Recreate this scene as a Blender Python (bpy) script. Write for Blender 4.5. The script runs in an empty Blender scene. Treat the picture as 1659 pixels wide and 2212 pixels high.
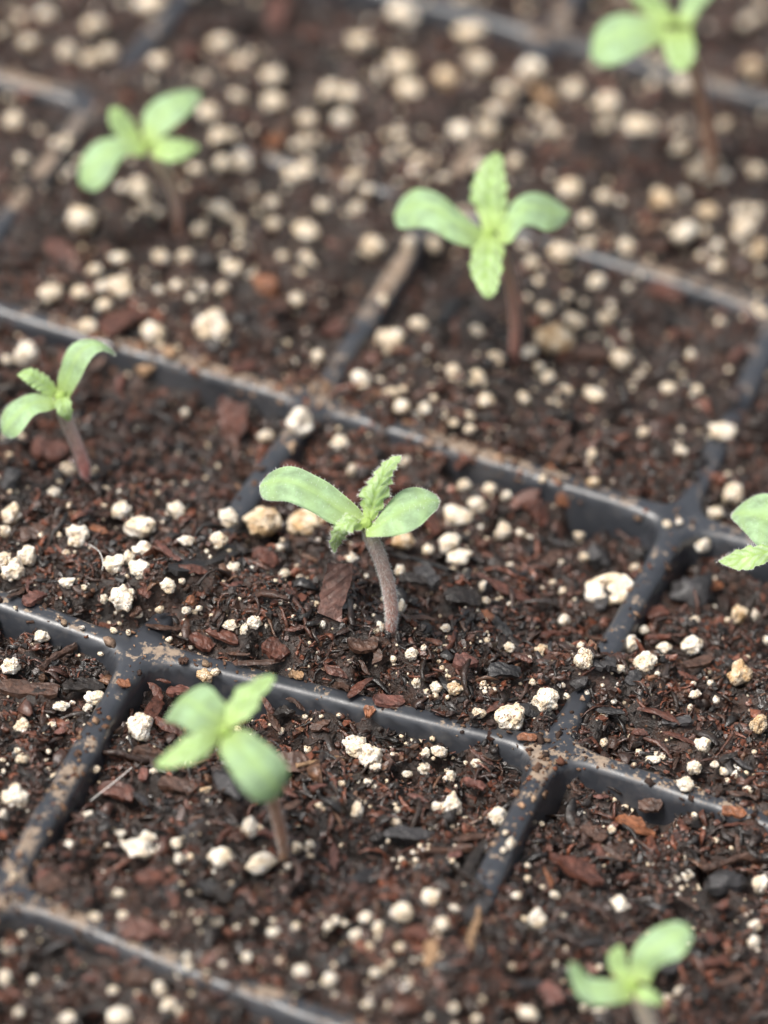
import bpy, math, random
import numpy as np
from mathutils import Matrix, Vector

S = 0.001                                   # the code thinks in millimetres, the scene is in metres
random.seed(7)
rng = np.random.default_rng(11)
scene = bpy.context.scene
COL = scene.collection

# ------------------------------------------------------------------ camera
W, H, F = 1659.0, 2212.0, 9000.0
R3 = np.array([[0.935912, 0.33809, 0.098809], [0.285871, -0.565198, -0.77384], [-0.205781, 0.752493, -0.625626]])
CAM = np.array([98.964704, -247.08569, 260.810974])
cd = bpy.data.cameras.new('camera')
cam = bpy.data.objects.new('camera', cd)
COL.objects.link(cam)
right, down, fwd = R3
M = Matrix.Identity(4)
for i in range(3):
    M[i][0], M[i][1], M[i][2], M[i][3] = right[i], -down[i], -fwd[i], CAM[i] * S
cam.matrix_world = M
cd.sensor_fit = 'HORIZONTAL'
cd.sensor_width = 24.0
cd.lens = F / W * 24.0
cd.clip_start = 0.01
cd.clip_end = 100.0
APERTURE = 11.6
FOCUS = 396.0
cd.dof.use_dof = True
cd.dof.focus_distance = FOCUS * S
cd.dof.aperture_fstop = cd.lens / APERTURE
cd.dof.aperture_blades = 9
scene.camera = cam

# ------------------------------------------------------------------ sky, sun, exposure
SUN_EL = math.radians(60)
sd = np.array([-0.70, -0.55]); sd /= np.linalg.norm(sd)         # from the far left
SUN_AZ = math.atan2(sd[0], sd[1])
w = bpy.data.worlds.new('World')
scene.world = w
w.use_nodes = True
nt = w.node_tree
bg = nt.nodes['Background']
sky = nt.nodes.new('ShaderNodeTexSky')
sky.sky_type = 'NISHITA'
sky.sun_disc = False
sky.sun_elevation = SUN_EL
sky.sun_rotation = SUN_AZ
sky.air_density = 1.0
sky.dust_density = 6.0
sky.ozone_density = 1.0
hs = nt.nodes.new('ShaderNodeHueSaturation')
hs.inputs['Saturation'].default_value = 0.4                    # a thin even overcast
nt.links.new(sky.outputs[0], hs.inputs['Color'])
nt.links.new(hs.outputs[0], bg.inputs['Color'])
bg.inputs['Strength'].default_value = 0.075
sl = bpy.data.lights.new('sun', 'SUN')
sl.energy = 1.5
sl.angle = math.radians(22)
sl.color = (1.0, 0.95, 0.88)
so = bpy.data.objects.new('sun', sl)
COL.objects.link(so)
sv = Vector((sd[0] * math.cos(SUN_EL), sd[1] * math.cos(SUN_EL), math.sin(SUN_EL)))
so.rotation_euler = sv.to_track_quat('Z', 'Y').to_euler()
so.location = sv * 1.0
scene.view_settings.view_transform = 'Standard'
scene.view_settings.look = 'None'
scene.view_settings.gamma = 1.0
scene.view_settings.exposure = 1.32
scene.cycles.use_denoising = True
scene.cycles.max_bounces = 8
scene.cycles.sample_clamp_indirect = 6.0

# ------------------------------------------------------------------ helpers
def ray(u, v):
    u = np.asarray(u, float); v = np.asarray(v, float)
    q = np.stack([(u - W / 2) / F, (v - H / 2) / F, np.ones_like(u)], -1)
    return q @ R3
def at_z(u, v, z):
    d = ray(u, v)
    t = (np.asarray(z) - CAM[2]) / d[..., 2]
    return CAM + d * t[..., None]
def on_plane(u, v, p0, n):
    d = ray(u, v)
    t = ((p0 - CAM) @ n) / (d @ n)
    return CAM + d * t[..., None]
def to_px(p):
    q = (np.asarray(p) - CAM) @ R3.T
    return W / 2 + F * q[..., 0] / q[..., 2], H / 2 + F * q[..., 1] / q[..., 2], q[..., 2]
def blur_px(depth):
    return F * APERTURE * np.abs(1 / FOCUS - 1 / depth)

def _hash(ix, iy, iz, seed):
    h = (ix * 374761393 + iy * 668265263 + iz * 2147483647 + seed * 974711) & 0xffffffff
    h = ((h ^ (h >> 13)) * 1274126177) & 0xffffffff
    h = ((h ^ (h >> 16)) * 2246822519) & 0xffffffff
    return ((h ^ (h >> 15)) & 0xffffff) / float(0xffffff)
def noise2(x, y, seed=0):
    ix = np.floor(x).astype(np.int64); iy = np.floor(y).astype(np.int64)
    fx = x - ix; fy = y - iy
    fx = fx * fx * fx * (fx * (fx * 6 - 15) + 10); fy = fy * fy * fy * (fy * (fy * 6 - 15) + 10)
    z = np.zeros_like(ix)
    a = _hash(ix, iy, z, seed); b = _hash(ix + 1, iy, z, seed); c = _hash(ix, iy + 1, z, seed); d = _hash(ix + 1, iy + 1, z, seed)
    return (a + (b - a) * fx + (c - a) * fy + (a - b - c + d) * fx * fy) * 2 - 1
def noise3(p, seed=0):
    i = np.floor(p).astype(np.int64); f = p - i
    f = f * f * (3 - 2 * f)
    r = 0
    for dx in (0, 1):
        for dy in (0, 1):
            for dz in (0, 1):
                wgt = (f[..., 0] if dx else 1 - f[..., 0]) * (f[..., 1] if dy else 1 - f[..., 1]) * (f[..., 2] if dz else 1 - f[..., 2])
                r = r + wgt * _hash(i[..., 0] + dx, i[..., 1] + dy, i[..., 2] + dz, seed)
    return r * 2 - 1

def mesh_np(name, verts, faces, mat=None, smooth=True, colors=None, uvs=None, normals=None):
    """verts in mm; faces one array (n,k) or a list of such arrays"""
    me = bpy.data.meshes.new(name)
    verts = np.asarray(verts, float) * S
    if isinstance(faces, np.ndarray): faces = [faces]
    faces = [f for f in faces if len(f)]
    loops = np.concatenate([f.ravel() for f in faces]).astype(np.int32)
    tot = np.concatenate([np.full(len(f), f.shape[1]) for f in faces]).astype(np.int32)
    st = np.concatenate([[0], np.cumsum(tot)[:-1]]).astype(np.int32)
    me.vertices.add(len(verts)); me.vertices.foreach_set('co', verts.ravel())
    me.loops.add(len(loops)); me.loops.foreach_set('vertex_index', loops)
    me.polygons.add(len(tot)); me.polygons.foreach_set('loop_start', st)
    me.polygons.foreach_set('use_smooth', np.full(len(tot), smooth))
    me.update(calc_edges=True)
    me.validate()
    if colors is not None:
        c = np.ones((len(verts), 4)); c[:, :colors.shape[1]] = colors
        a = me.color_attributes.new('tint', 'FLOAT_COLOR', 'POINT'); a.data.foreach_set('color', c.ravel())
    if uvs is not None:
        l = me.uv_layers.new(name='uv'); l.data.foreach_set('uv', np.asarray(uvs)[loops].ravel())
    if normals is not None:
        me.normals_split_custom_set_from_vertices(np.asarray(normals).tolist())
    if mat: me.materials.append(mat)
    return me
def obj(name, me, parent=None, loc=None, kind=None, label=None, cat=None, group=None):
    o = bpy.data.objects.new(name, me); COL.objects.link(o)
    if parent: o.parent = parent
    if loc is not None: o.location = Vector(np.asarray(loc) * S)
    if kind: o['kind'] = kind
    if label: o['label'] = label
    if cat: o['category'] = cat
    if group: o['group'] = group
    return o
def put(name, verts, faces, mat, origin, parent=None, **k):
    """a mesh object whose verts are world mm, stored about origin (world mm)"""
    ex = {q: k.pop(q) for q in ('smooth', 'colors', 'uvs', 'normals') if q in k}
    me = mesh_np(name, np.asarray(verts) - origin, faces, mat, **ex)
    return obj(name, me, parent, None if parent else origin, **k)

# ------------------------------------------------------------------ materials
def new_mat(name):
    m = bpy.data.materials.new(name); m.use_nodes = True
    n = m.node_tree.nodes; return m, n, m.node_tree.links, n['Principled BSDF']
def tex_noise(n, l, vec, scale, detail=4, rough=0.6):
    t = n.new('ShaderNodeTexNoise'); t.inputs['Scale'].default_value = scale
    t.inputs['Detail'].default_value = detail; t.inputs['Roughness'].default_value = rough
    if vec is not None: l.new(vec, t.inputs['Vector'])
    return t
def ramp(n, l, fac, stops):
    r = n.new('ShaderNodeValToRGB'); l.new(fac, r.inputs[0])
    e = r.color_ramp.elements
    while len(e) < len(stops): e.new(0.5)
    for i, (p, c) in enumerate(stops):
        e[i].position = p
        e[i].color = (*c, 1) if isinstance(c, tuple) else (c, c, c, 1)
    return r
def mixc(n, l, fac, a, b, mode='MIX'):
    m = n.new('ShaderNodeMix'); m.data_type = 'RGBA'; m.blend_type = mode
    for s, x in ((0, fac), (6, a), (7, b)):
        if isinstance(x, (int, float)): m.inputs[s].default_value = x
        elif isinstance(x, tuple): m.inputs[s].default_value = (*x, 1)
        else: l.new(x, m.inputs[s])
    return m.outputs[2]
def bump(n, l, h, strength, dist, nrm=None):
    b = n.new('ShaderNodeBump'); b.inputs['Strength'].default_value = strength; b.inputs['Distance'].default_value = dist
    l.new(h, b.inputs['Height'])
    if nrm is not None: l.new(nrm, b.inputs['Normal'])
    return b.outputs[0]

def mat_bark(name, coat=1.0, rough=(0.3, 0.65), grain=1500):
    m, n, l, b = new_mat(name)
    a = n.new('ShaderNodeAttribute'); a.attribute_name = 'tint'
    g = n.new('ShaderNodeNewGeometry')
    t = tex_noise(n, l, g.outputs['Position'], grain, 5, 0.65)
    t2 = tex_noise(n, l, g.outputs['Position'], 420, 3, 0.6)
    v = ramp(n, l, t.outputs['Fac'], [(0.3, 0.30), (0.7, 1.2)])
    c = mixc(n, l, 1.0, a.outputs['Color'], v.outputs[0], 'MULTIPLY')
    l.new(c, b.inputs['Base Color'])
    r = ramp(n, l, t2.outputs['Fac'], [(0.35, rough[0]), (0.65, rough[1])])
    l.new(r.outputs[0], b.inputs['Roughness'])
    b.inputs['Specular IOR Level'].default_value = 0.42
    cw = ramp(n, l, t2.outputs['Fac'], [(0.40, coat * .25), (0.60, coat)]); l.new(cw.outputs[0], b.inputs['Coat Weight'])
    b.inputs['Coat Roughness'].default_value = 0.09
    nb = bump(n, l, t.outputs['Fac'], 1.0, 0.0003)
    l.new(nb, b.inputs['Normal']); l.new(bump(n, l, t.outputs['Fac'], 0.8, 0.0002), b.inputs['Coat Normal'])
    return m
MAT_BARK = mat_bark('wet_bark')
MAT_CHIP = mat_bark('bark_chip', 0.35, (0.35, 0.65), 1300)
MAT_SOIL = mat_bark('wet_peat', 0.35, (0.25, 0.6), 3000)
MAT_DUST = mat_bark('dry_peat', 0.0, (0.7, 0.9), 1500)

def mat_perlite(name, k, stain, tan):
    m, n, l, b = new_mat(name)
    tc = n.new('ShaderNodeTexCoord'); oi = n.new('ShaderNodeObjectInfo')
    mp = n.new('ShaderNodeVectorMath'); mp.operation = 'MULTIPLY_ADD'
    l.new(tc.outputs['Object'], mp.inputs[0]); mp.inputs[1].default_value = (k, k, k)
    sc = n.new('ShaderNodeVectorMath'); sc.operation = 'SCALE'; sc.inputs[0].default_value = (37, 91, 53)
    l.new(oi.outputs['Random'], sc.inputs['Scale']); l.new(sc.outputs[0], mp.inputs[2])
    vec = mp.outputs[0]
    t1 = tex_noise(n, l, vec, 1.2, 4, 0.6)
    t2 = tex_noise(n, l, vec, 6.0, 4, 0.65)
    vo = n.new('ShaderNodeTexVoronoi'); vo.inputs['Scale'].default_value = 5.5; l.new(vec, vo.inputs['Vector'])
    white = (0.88, 0.83, 0.74); cream = (0.70, 0.57, 0.40) if not tan else (0.50, 0.33, 0.17)
    f1 = ramp(n, l, t1.outputs['Fac'], [(0.42 - stain * 0.1, 0.0), (0.66 - stain * 0.12, 1.0)])
    c = mixc(n, l, f1.outputs[0], white if not tan else (0.74, 0.64, 0.49), cream)
    f2 = ramp(n, l, t2.outputs['Fac'], [(0.595 - stain * 0.06, 0.0), (0.635 - stain * 0.06, 1.0)])
    c = mixc(n, l, f2.outputs[0], c, (0.16, 0.085, 0.05))
    l.new(c, b.inputs['Base Color'])
    b.inputs['Roughness'].default_value = 0.7
    b.inputs['Specular IOR Level'].default_value = 0.3
    b.inputs['Subsurface Weight'].default_value = 0.25
    b.inputs['Subsurface Radius'].default_value = (1, 0.8, 0.6)
    b.inputs['Subsurface Scale'].default_value = 0.0004
    h = mixc(n, l, 0.5, t2.outputs['Fac'], vo.outputs['Distance'])
    l.new(bump(n, l, h, 0.8, 0.0003), b.inputs['Normal'])
    return m
MAT_PERL = mat_perlite('perlite', 1.0, 0.35, False)
MAT_PERLD = mat_perlite('perlite_soiled', 1.0, 0.9, False)
MAT_PERLT = mat_perlite('perlite_tan', 1.0, 0.6, True)
MAT_PERLS = mat_perlite('perlite_speck', 900.0, 0.8, False)

def mat_plastic():
    m, n, l, b = new_mat('black_plastic')
    g = n.new('ShaderNodeNewGeometry'); pos = g.outputs['Position']
    a = n.new('ShaderNodeAttribute'); a.attribute_name = 'tint'
    sx = n.new('ShaderNodeSeparateColor'); l.new(a.outputs['Color'], sx.inputs[0])
    fine = tex_noise(n, l, pos, 1500, 7, 0.75)
    mid = tex_noise(n, l, pos, 210, 5, 0.65)
    nz = n.new('ShaderNodeSeparateXYZ'); l.new(g.outputs['Normal'], nz.inputs[0])
    up = ramp(n, l, nz.outputs['Z'], [(0.72, 0.05), (0.98, 1.0)])
    # dust = noise threshold lowered where the rib is dirty
    ad = n.new('ShaderNodeMath'); ad.operation = 'MULTIPLY_ADD'
    l.new(sx.outputs[0], ad.inputs[0]); ad.inputs[1].default_value = 0.15; l.new(mid.outputs['Fac'], ad.inputs[2])
    ad2 = n.new('ShaderNodeMath'); ad2.operation = 'MULTIPLY_ADD'
    l.new(fine.outputs['Fac'], ad2.inputs[0]); ad2.inputs[1].default_value = 0.75; l.new(ad.outputs[0], ad2.inputs[2])
    th = ramp(n, l, ad2.outputs[0], [(0.97, 0.0), (1.24, 0.75)])
    mu = n.new('ShaderNodeMath'); mu.operation = 'MULTIPLY'
    l.new(th.outputs[0], mu.inputs[0]); l.new(up.outputs[0], mu.inputs[1])
    haze = ramp(n, l, mid.outputs['Fac'], [(0.3, (0.017, 0.019, 0.024)), (0.7, (0.038, 0.042, 0.050))])
    dirt = ramp(n, l, fine.outputs['Fac'], [(0.3, (0.12, 0.08, 0.055)), (0.6, (0.34, 0.25, 0.17))])
    c = mixc(n, l, mu.outputs[0], haze.outputs[0], dirt.outputs[0])
    l.new(c, b.inputs['Base Color'])
    rr = n.new('ShaderNodeMath'); rr.operation = 'MULTIPLY_ADD'
    l.new(mu.outputs[0], rr.inputs[0]); rr.inputs[1].default_value = 0.5
    r0 = ramp(n, l, fine.outputs['Fac'], [(0.3, 0.28), (0.7, 0.46)]); l.new(r0.outputs[0], rr.inputs[2])
    l.new(rr.outputs[0], b.inputs['Roughness'])
    b.inputs['Specular IOR Level'].default_value = 0.85
    l.new(bump(n, l, ad2.outputs[0], 0.25, 0.00012), b.inputs['Normal'])
    return m
MAT_TRAY = mat_plastic()

def mat_leaf(name, c_out, c_mid, c_base, vein):
    m, n, l, b = new_mat(name)
    uv = n.new('ShaderNodeUVMap'); uv.uv_map = 'uv'
    sp = n.new('ShaderNodeSeparateXYZ'); l.new(uv.outputs[0], sp.inputs[0])
    g = n.new('ShaderNodeNewGeometry')
    t = tex_noise(n, l, g.outputs['Position'], 700, 4, 0.6)
    t2 = tex_noise(n, l, g.outputs['Position'], 3500, 2, 0.5)
    ax = n.new('ShaderNodeMath'); ax.operation = 'ABSOLUTE'                 # 0 at the midrib, 1 at the margin
    sb = n.new('ShaderNodeMath'); sb.operation = 'MULTIPLY_ADD'; sb.inputs[1].default_value = 2; sb.inputs[2].default_value = -1
    l.new(sp.outputs[0], sb.inputs[0]); l.new(sb.outputs[0], ax.inputs[0])
    # side veins / fine lengthwise streaks
    ph = n.new('ShaderNodeMath'); ph.operation = 'MULTIPLY_ADD'; ph.inputs[1].default_value = -0.22 if vein else 0.06
    l.new(ax.outputs[0], ph.inputs[0]); l.new(sp.outputs[1], ph.inputs[2])
    fr = n.new('ShaderNodeMath'); fr.operation = 'MULTIPLY'; fr.inputs[1].default_value = 6.2832 * (7.0 if vein else 3.2)
    l.new(ph.outputs[0], fr.inputs[0])
    si = n.new('ShaderNodeMath'); si.operation = 'SINE'; l.new(fr.outputs[0], si.inputs[0])
    vr = ramp(n, l, si.outputs[0], [(0.0, 0.0), (0.95, 1.0)])
    mid = ramp(n, l, ax.outputs[0], [(0.0, 1.0), (0.32 if not vein else 0.2, 0.0)])
    bs = ramp(n, l, sp.outputs[1], [(0.0, 1.0), (0.30, 0.0)])
    nf = ramp(n, l, t.outputs['Fac'], [(0.35, 0.0), (0.65, 1.0)])
    c = mixc(n, l, nf.outputs[0], tuple(x * .82 for x in c_out), tuple(x * 1.22 for x in c_out))
    t3 = tex_noise(n, l, g.outputs['Position'], 1500, 5, 0.7)
    bl_ = ramp(n, l, t3.outputs['Fac'], [(0.60, 0.0), (0.72, 0.45)])
    c = mixc(n, l, bl_.outputs[0], c, tuple(x * .55 for x in c_out))
    k = n.new('ShaderNodeMath'); k.operation = 'MULTIPLY'; k.inputs[1].default_value = 0.6; l.new(mid.outputs[0], k.inputs[0])
    c = mixc(n, l, k.outputs[0], c, c_mid)
    k2 = n.new('ShaderNodeMath'); k2.operation = 'MULTIPLY'; k2.inputs[1].default_value = 0.6 if vein else 0.28; l.new(vr.outputs[0], k2.inputs[0])
    c = mixc(n, l, k2.outputs[0], c, c_mid)
    k3 = n.new('ShaderNodeMath'); k3.operation = 'MULTIPLY'; k3.inputs[1].default_value = 0.75; l.new(bs.outputs[0], k3.inputs[0])
    c = mixc(n, l, k3.outputs[0], c, c_base)
    l.new(c, b.inputs['Base Color'])
    b.inputs['Roughness'].default_value = 0.52
    b.inputs['Specular IOR Level'].default_value = 0.35
    b.inputs['Sheen Weight'].default_value = 0.12
    b.inputs['Sheen Roughness'].default_value = 0.4
    nb = bump(n, l, t2.outputs['Fac'], 0.35, 0.00006)
    l.new(nb, b.inputs['Normal'])
    tr = n.new('ShaderNodeBsdfTranslucent')
    l.new(mixc(n, l, 1.0, c, (1.0, 1.0, 0.85), 'MULTIPLY'), tr.inputs['Color'])
    mx = n.new('ShaderNodeMixShader'); mx.inputs[0].default_value = 0.42
    l.new(b.outputs[0], mx.inputs[1]); l.new(tr.outputs[0], mx.inputs[2])
    l.new(mx.outputs[0], n['Material Output'].inputs['Surface'])
    return m
MAT_COT = mat_leaf('cotyledon', (0.395, 0.555, 0.325), (0.45, 0.63, 0.25), (0.47, 0.61, 0.18), False)
MAT_TRUE = mat_leaf('true_leaf', (0.50, 0.66, 0.35), (0.37, 0.56, 0.13), (0.46, 0.60, 0.17), True)
def mat_stem():
    m, n, l, b = new_mat('stem_skin')
    a = n.new('ShaderNodeAttribute'); a.attribute_name = 'tint'
    g = n.new('ShaderNodeNewGeometry')
    t = tex_noise(n, l, g.outputs['Position'], 1800, 4, 0.65)
    v = ramp(n, l, t.outputs['Fac'], [(0.3, 0.7), (0.7, 1.25)])
    l.new(mixc(n, l, 1.0, a.outputs['Color'], v.outputs[0], 'MULTIPLY'), b.inputs['Base Color'])
    b.inputs['Roughness'].default_value = 0.5
    b.inputs['Sheen Weight'].default_value = 0.5
    b.inputs['Subsurface Weight'].default_value = 0.2
    b.inputs['Subsurface Scale'].default_value = 0.0005
    l.new(bump(n, l, t.outputs['Fac'], 0.4, 0.00008), b.inputs['Normal'])
    return m
MAT_STEM = mat_stem()
m, n, l, b = new_mat('plant_hair')
b.inputs['Base Color'].default_value = (0.92, 0.92, 0.88, 1); b.inputs['Roughness'].default_value = 0.4
MAT_HAIR = m
m, n, l, b = new_mat('water')
b.inputs['Base Color'].default_value = (1, 1, 1, 1); b.inputs['Roughness'].default_value = 0.02; b.inputs['IOR'].default_value = 1.33
b.inputs['Transmission Weight'].default_value = 1.0
MAT_WATER = m

# ------------------------------------------------------------------ tray lattice
NODE_PX = {(0, 0): (5, 1920), (1, 0): (880, 2255), (0, 1): (305, 1392), (1, 1): (1195, 1605), (0, 2): (682, 865), (1, 2): (1473, 1118),
           (0, 3): (945, 437), (1, 3): (1690, 670), (-1, 3): (205, 212), (0, 4): (1190, 75)}
NODES = {}
for a in range(-2, 4):
    for b_ in range(-2, 6):
        NODES[(a, b_)] = np.array([40.3 * a, 40.0 * b_])
for k, (u, v) in NODE_PX.items():
    NODES[k] = at_z(u, v, 0.0)[:2]
NODES[(-1, 2)] = np.array([-40.6, 80.6])
NODES[(-1, 1)] = np.array([-41.0, 38.2])
def seg_dist(x, y, p, q):
    d = q - p; L = d @ d
    t = np.clip(((x - p[0]) * d[0] + (y - p[1]) * d[1]) / L, 0, 1)
    return np.hypot(x - p[0] - t * d[0], y - p[1] - t * d[1])
SEGS = []
for (a, b_), p in NODES.items():
    for da, db in ((1, 0), (0, 1)):
        if (a + da, b_ + db) in NODES:
            SEGS.append(((a, b_), (a + da, b_ + db)))
def lattice_d(x, y):
    """smooth distance to the rib centre lines, and the nearest segment"""
    dA = np.full(x.shape, 99.0); dB = dA.copy(); best = np.zeros(x.shape, int); bd = dA.copy()
    for i, (s, e) in enumerate(SEGS):
        p, q = NODES[s], NODES[e]
        lo = np.minimum(p, q) - 6; hi = np.maximum(p, q) + 6
        m_ = (x > lo[0]) & (x < hi[0]) & (y > lo[1]) & (y < hi[1])
        if not m_.any(): continue
        d = seg_dist(x[m_], y[m_], p, q)
        if s[0] == e[0]: dA[m_] = np.minimum(dA[m_], d)
        else: dB[m_] = np.minimum(dB[m_], d)
        o = bd[m_]; c = d < o
        o[c] = d[c]; bd[m_] = o
        bb = best[m_]; bb[c] = i; best[m_] = bb
    k = 1.2
    dm = np.minimum(dA, dB)
    sm = dm - k * np.log1p(np.exp(-np.abs(dA - dB) / k))
    return sm, best, dm
def tray_z(x, y):
    d, best, dm = lattice_d(x, y)
    d = d + 0.14 * noise2(x / 7, y / 7, 5) + 0.05 * noise2(x / 2, y / 2, 6)
    wv = 0.35 * noise2(x / 25, y / 25, 8)
    d = np.maximum(d, -0.4)
    # rounded crest that rolls into a steep wall
    w0, R = 0.32, 0.95
    e = np.clip(d - w0, 0, None)
    top = np.where(e < R * 0.985, R - np.sqrt(np.maximum(R * R - np.minimum(e, R * 0.985) ** 2, 0)), 0)
    z = -0.10 * np.clip(d, 0, w0) ** 2 - top
    s = R * 0.985
    z = np.where(e >= s, -0.06 - (R - math.sqrt(R * R - s * s)) - (e - s) * 5.5, z)
    return np.maximum(z, -11.0) + wv, best
# view polygon on the ground, with a margin
CORN = np.array([at_z(u, v, -3.0)[:2] for u, v in ((-170, -140), (1830, -140), (1830, 2370), (-170, 2370))])
def in_poly(x, y, P=CORN):
    ins = np.ones(x.shape, bool)
    s = 0
    for i in range(len(P)):
        p, q = P[i], P[(i + 1) % len(P)]
        c = (q[0] - p[0]) * (y - p[1]) - (q[1] - p[1]) * (x - p[0])
        if s == 0:
            cen = P.mean(0); s = np.sign((q[0] - p[0]) * (cen[1] - p[1]) - (q[1] - p[1]) * (cen[0] - p[0]))
        ins &= c * s > 0
    return ins

# dirty stretches of the ribs: pixel, radius mm, amount
DIRTY = [(480, 800, 12, 1.4), (230, 745, 8, 1.2), (850, 590, 8, 1.7), (180, 1690, 8, .75), (90, 1830, 8, .6), (1180, 1680, 6, 1.2), (1120, 1800, 5, .5),
         (1000, 980, 8, 1.5), (1100, 1020, 8, .6), (1200, 1040, 6, .7), (100, 1960, 12, .8), (250, 2010, 9, .7), (440, 1440, 6, .35), (90, 1270, 10, .3), (1400, 1260, 9, .25),
         (1520, 1720, 10, .4), (1300, 1650, 8, .25), (650, 850, 6, .7), (1000, 360, 8, 1.7), (1100, 200, 8, 1.7), (700, 370, 9, 1.3), (1500, 590, 10, 1.0), (100, 380, 9, 1.3), (40, 200, 8, 1.0), (1590, 180, 10, .8), (520, 2130, 10, .5),
         (1000, 2030, 5, 1.4), (1180, 60, 10, .6), (700, 2180, 8, .4), (760, 1530, 10, .15)]
def dirt_amount(x, y):
    r = np.zeros_like(x)
    for u, v, rad, am in DIRTY:
        p = at_z(u, v, 0.0)
        r = np.maximum(r, am * np.exp(-((x - p[0]) ** 2 + (y - p[1]) ** 2) / (2 * (rad * .6) ** 2)))
    return r

# ------------------------------------------------------------------ soil height
CELL_BASE = {(0, 1): -1.5, (0, 0): -1.75, (-1, 0): -2.3, (-1, 1): -2.0, (0, 2): -1.3, (1, 0): -1.9, (1, 1): -1.6, (1, 2): -1.6, (-1, 2): -1.3, (0, 3): -1.2, (-1, 3): -1.4, (0, -1): -2.7}
MOUNDS = [(420, 1230, 2.6, 3.6), (360, 1320, 2.0, 3.0), (480, 1330, 1.0, 4.0), (280, 1280, 1.0, 4), (850, 1400, 2.6, 7), (1010, 1290, 1.2, 4), (640, 1390, 2.2, 4.5), (520, 1400, 1.2, 4), (1262, 1478, 2.6, 2.0), (1180, 1490, 1.2, 3), (1350, 1390, -1.0, 3), (1000, 1500, 0.8, 5), (640, 1285, -2.4, 1.8),
          (1115, 1580, -1.6, 2.2), (1232, 1552, -2.2, 2.0), (1330, 1400, -1.2, 2.5), (960, 2130, 3.4, 5.5), (850, 2080, 1.6, 6), (400, 1480, -1.6, 5), (900, 1640, -.6, 6), (330, 1750, -1.2, 5), (620, 1830, 1.4, 7), (330, 2010, 1.6, 6),
          (560, 1030, -1.2, 3.0), (480, 1130, 1.2, 4), (170, 1060, 1.2, 6), (100, 1000, -1.6, 4), (330, 860, -1.2, 7), (1200, 1110, -1.0, 7), (1380, 1140, -1.2, 4), (1430, 1210, -1.5, 4),
          (1120, 940, 2.0, 6), (1360, 1000, 1.5, 5), (800, 880, 1.0, 5), (1110, 780, 1.2, 8), (400, 510, 1.2, 8), (1180, 370, 2.0, 6), (880, 470, 1.6, 5), (1540, 410, 1.2, 8), (300, 250, 1.8, 5),
          (1560, 1560, 1.2, 10), (1420, 1690, -1.0, 6), (1500, 1900, 0.6, 10), (1600, 740, 1.4, 5), (330, 250, 1.5, 4), (480, 320, 1.5, 5), (1150, 420, 1.0, 8), (1290, 510, 1.6, 6),
          (120, 1240, 1.4, 7), (20, 700, 1.2, 6), (500, 2140, 0.8, 6), (60, 470, 1.6, 5), (1300, 90, 2.0, 6)]
MPOS = [(at_z(u, v, -2.0)[:2], am, sg) for u, v, am, sg in MOUNDS]
def soil_smooth(x, y):
    z = np.zeros_like(x); wt = np.zeros_like(x)
    for (a, b_), base in CELL_BASE.items():
        cx, cy = (a + .5) * 40.2, (b_ + .5) * 40.0
        g = np.exp(-(((x - cx) / 17.0) ** 6 + ((y - cy) / 17.0) ** 6) * 0.4) + 1e-6 * np.exp(-((x - cx) ** 2 + (y - cy) ** 2) / 4000)
        fy = np.clip((y - cy) / 20, -1.2, 1.2)
        z += g * (base - 0.9 * fy - 0.35 * fy ** 3); wt += g
    z = np.where(wt > 1e-12, z / np.maximum(wt, 1e-12), -3.2)
    z += 0.75 * noise2(x / 11, y / 11, 1) + 0.5 * noise2(x / 4.3, y / 4.3, 2)
    for p, am, sg in MPOS:
        z += am * np.exp(-((x - p[0]) ** 2 + (y - p[1]) ** 2) / (2 * sg * sg))
    return z
def soil_z(x, y):
    pit = np.clip(noise2(x / 3.4, y / 3.4, 14) - .22, 0, 1) * 3.2 + np.clip(noise2(x / 1.9, y / 1.9, 15) - .35, 0, 1) * 1.8
    clod = np.clip(noise2(x / 2.6, y / 2.6, 16), 0, 1) * 0.9
    return soil_smooth(x, y) - np.minimum(pit, 1.9) + clod - .15 + 0.34 * noise2(x / 1.7, y / 1.7, 3) + 0.26 * np.abs(noise2(x / .8, y / .8, 4)) + 0.12 * noise2(x / .37, y / .37, 9)
GS = 0.3
GX0, GY0 = -112.0, -48.0
_X, _Y = np.meshgrid(np.arange(GX0, 120, GS), np.arange(GY0, 240, GS))
TRAY_G = tray_z(_X, _Y)[0]
SURF_G = np.maximum(soil_smooth(_X, _Y), TRAY_G)
def look(Gd, x, y):
    fx = np.clip((x - GX0) / GS, 0, Gd.shape[1] - 1.001); fy = np.clip((y - GY0) / GS, 0, Gd.shape[0] - 1.001)
    i = fy.astype(int); j = fx.astype(int); a = fx - j; b_ = fy - i
    return (Gd[i, j] * (1 - a) + Gd[i, j + 1] * a) * (1 - b_) + (Gd[i + 1, j] * (1 - a) + Gd[i + 1, j + 1] * a) * b_
def surf(x, y):
    return look(SURF_G, x, y)
def on_surf(u, v, off=0.0):
    u = np.atleast_1d(np.asarray(u, float)); v = np.atleast_1d(np.asarray(v, float))
    d = ray(u, v)
    # march down the ray to the first hit
    hit = np.full(len(u), np.nan)
    for z in np.arange(4.0, -9.0, -0.25):
        p = CAM + d * ((z - CAM[2]) / d[:, 2])[:, None]
        h = surf(p[:, 0], p[:, 1]) + off
        m_ = np.isnan(hit) & (h >= z)
        hit[m_] = np.minimum(h[m_], z + 0.25)
    hit = np.where(np.isnan(hit), -4.0, hit)
    return CAM + d * ((hit - CAM[2]) / d[:, 2])[:, None]

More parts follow.
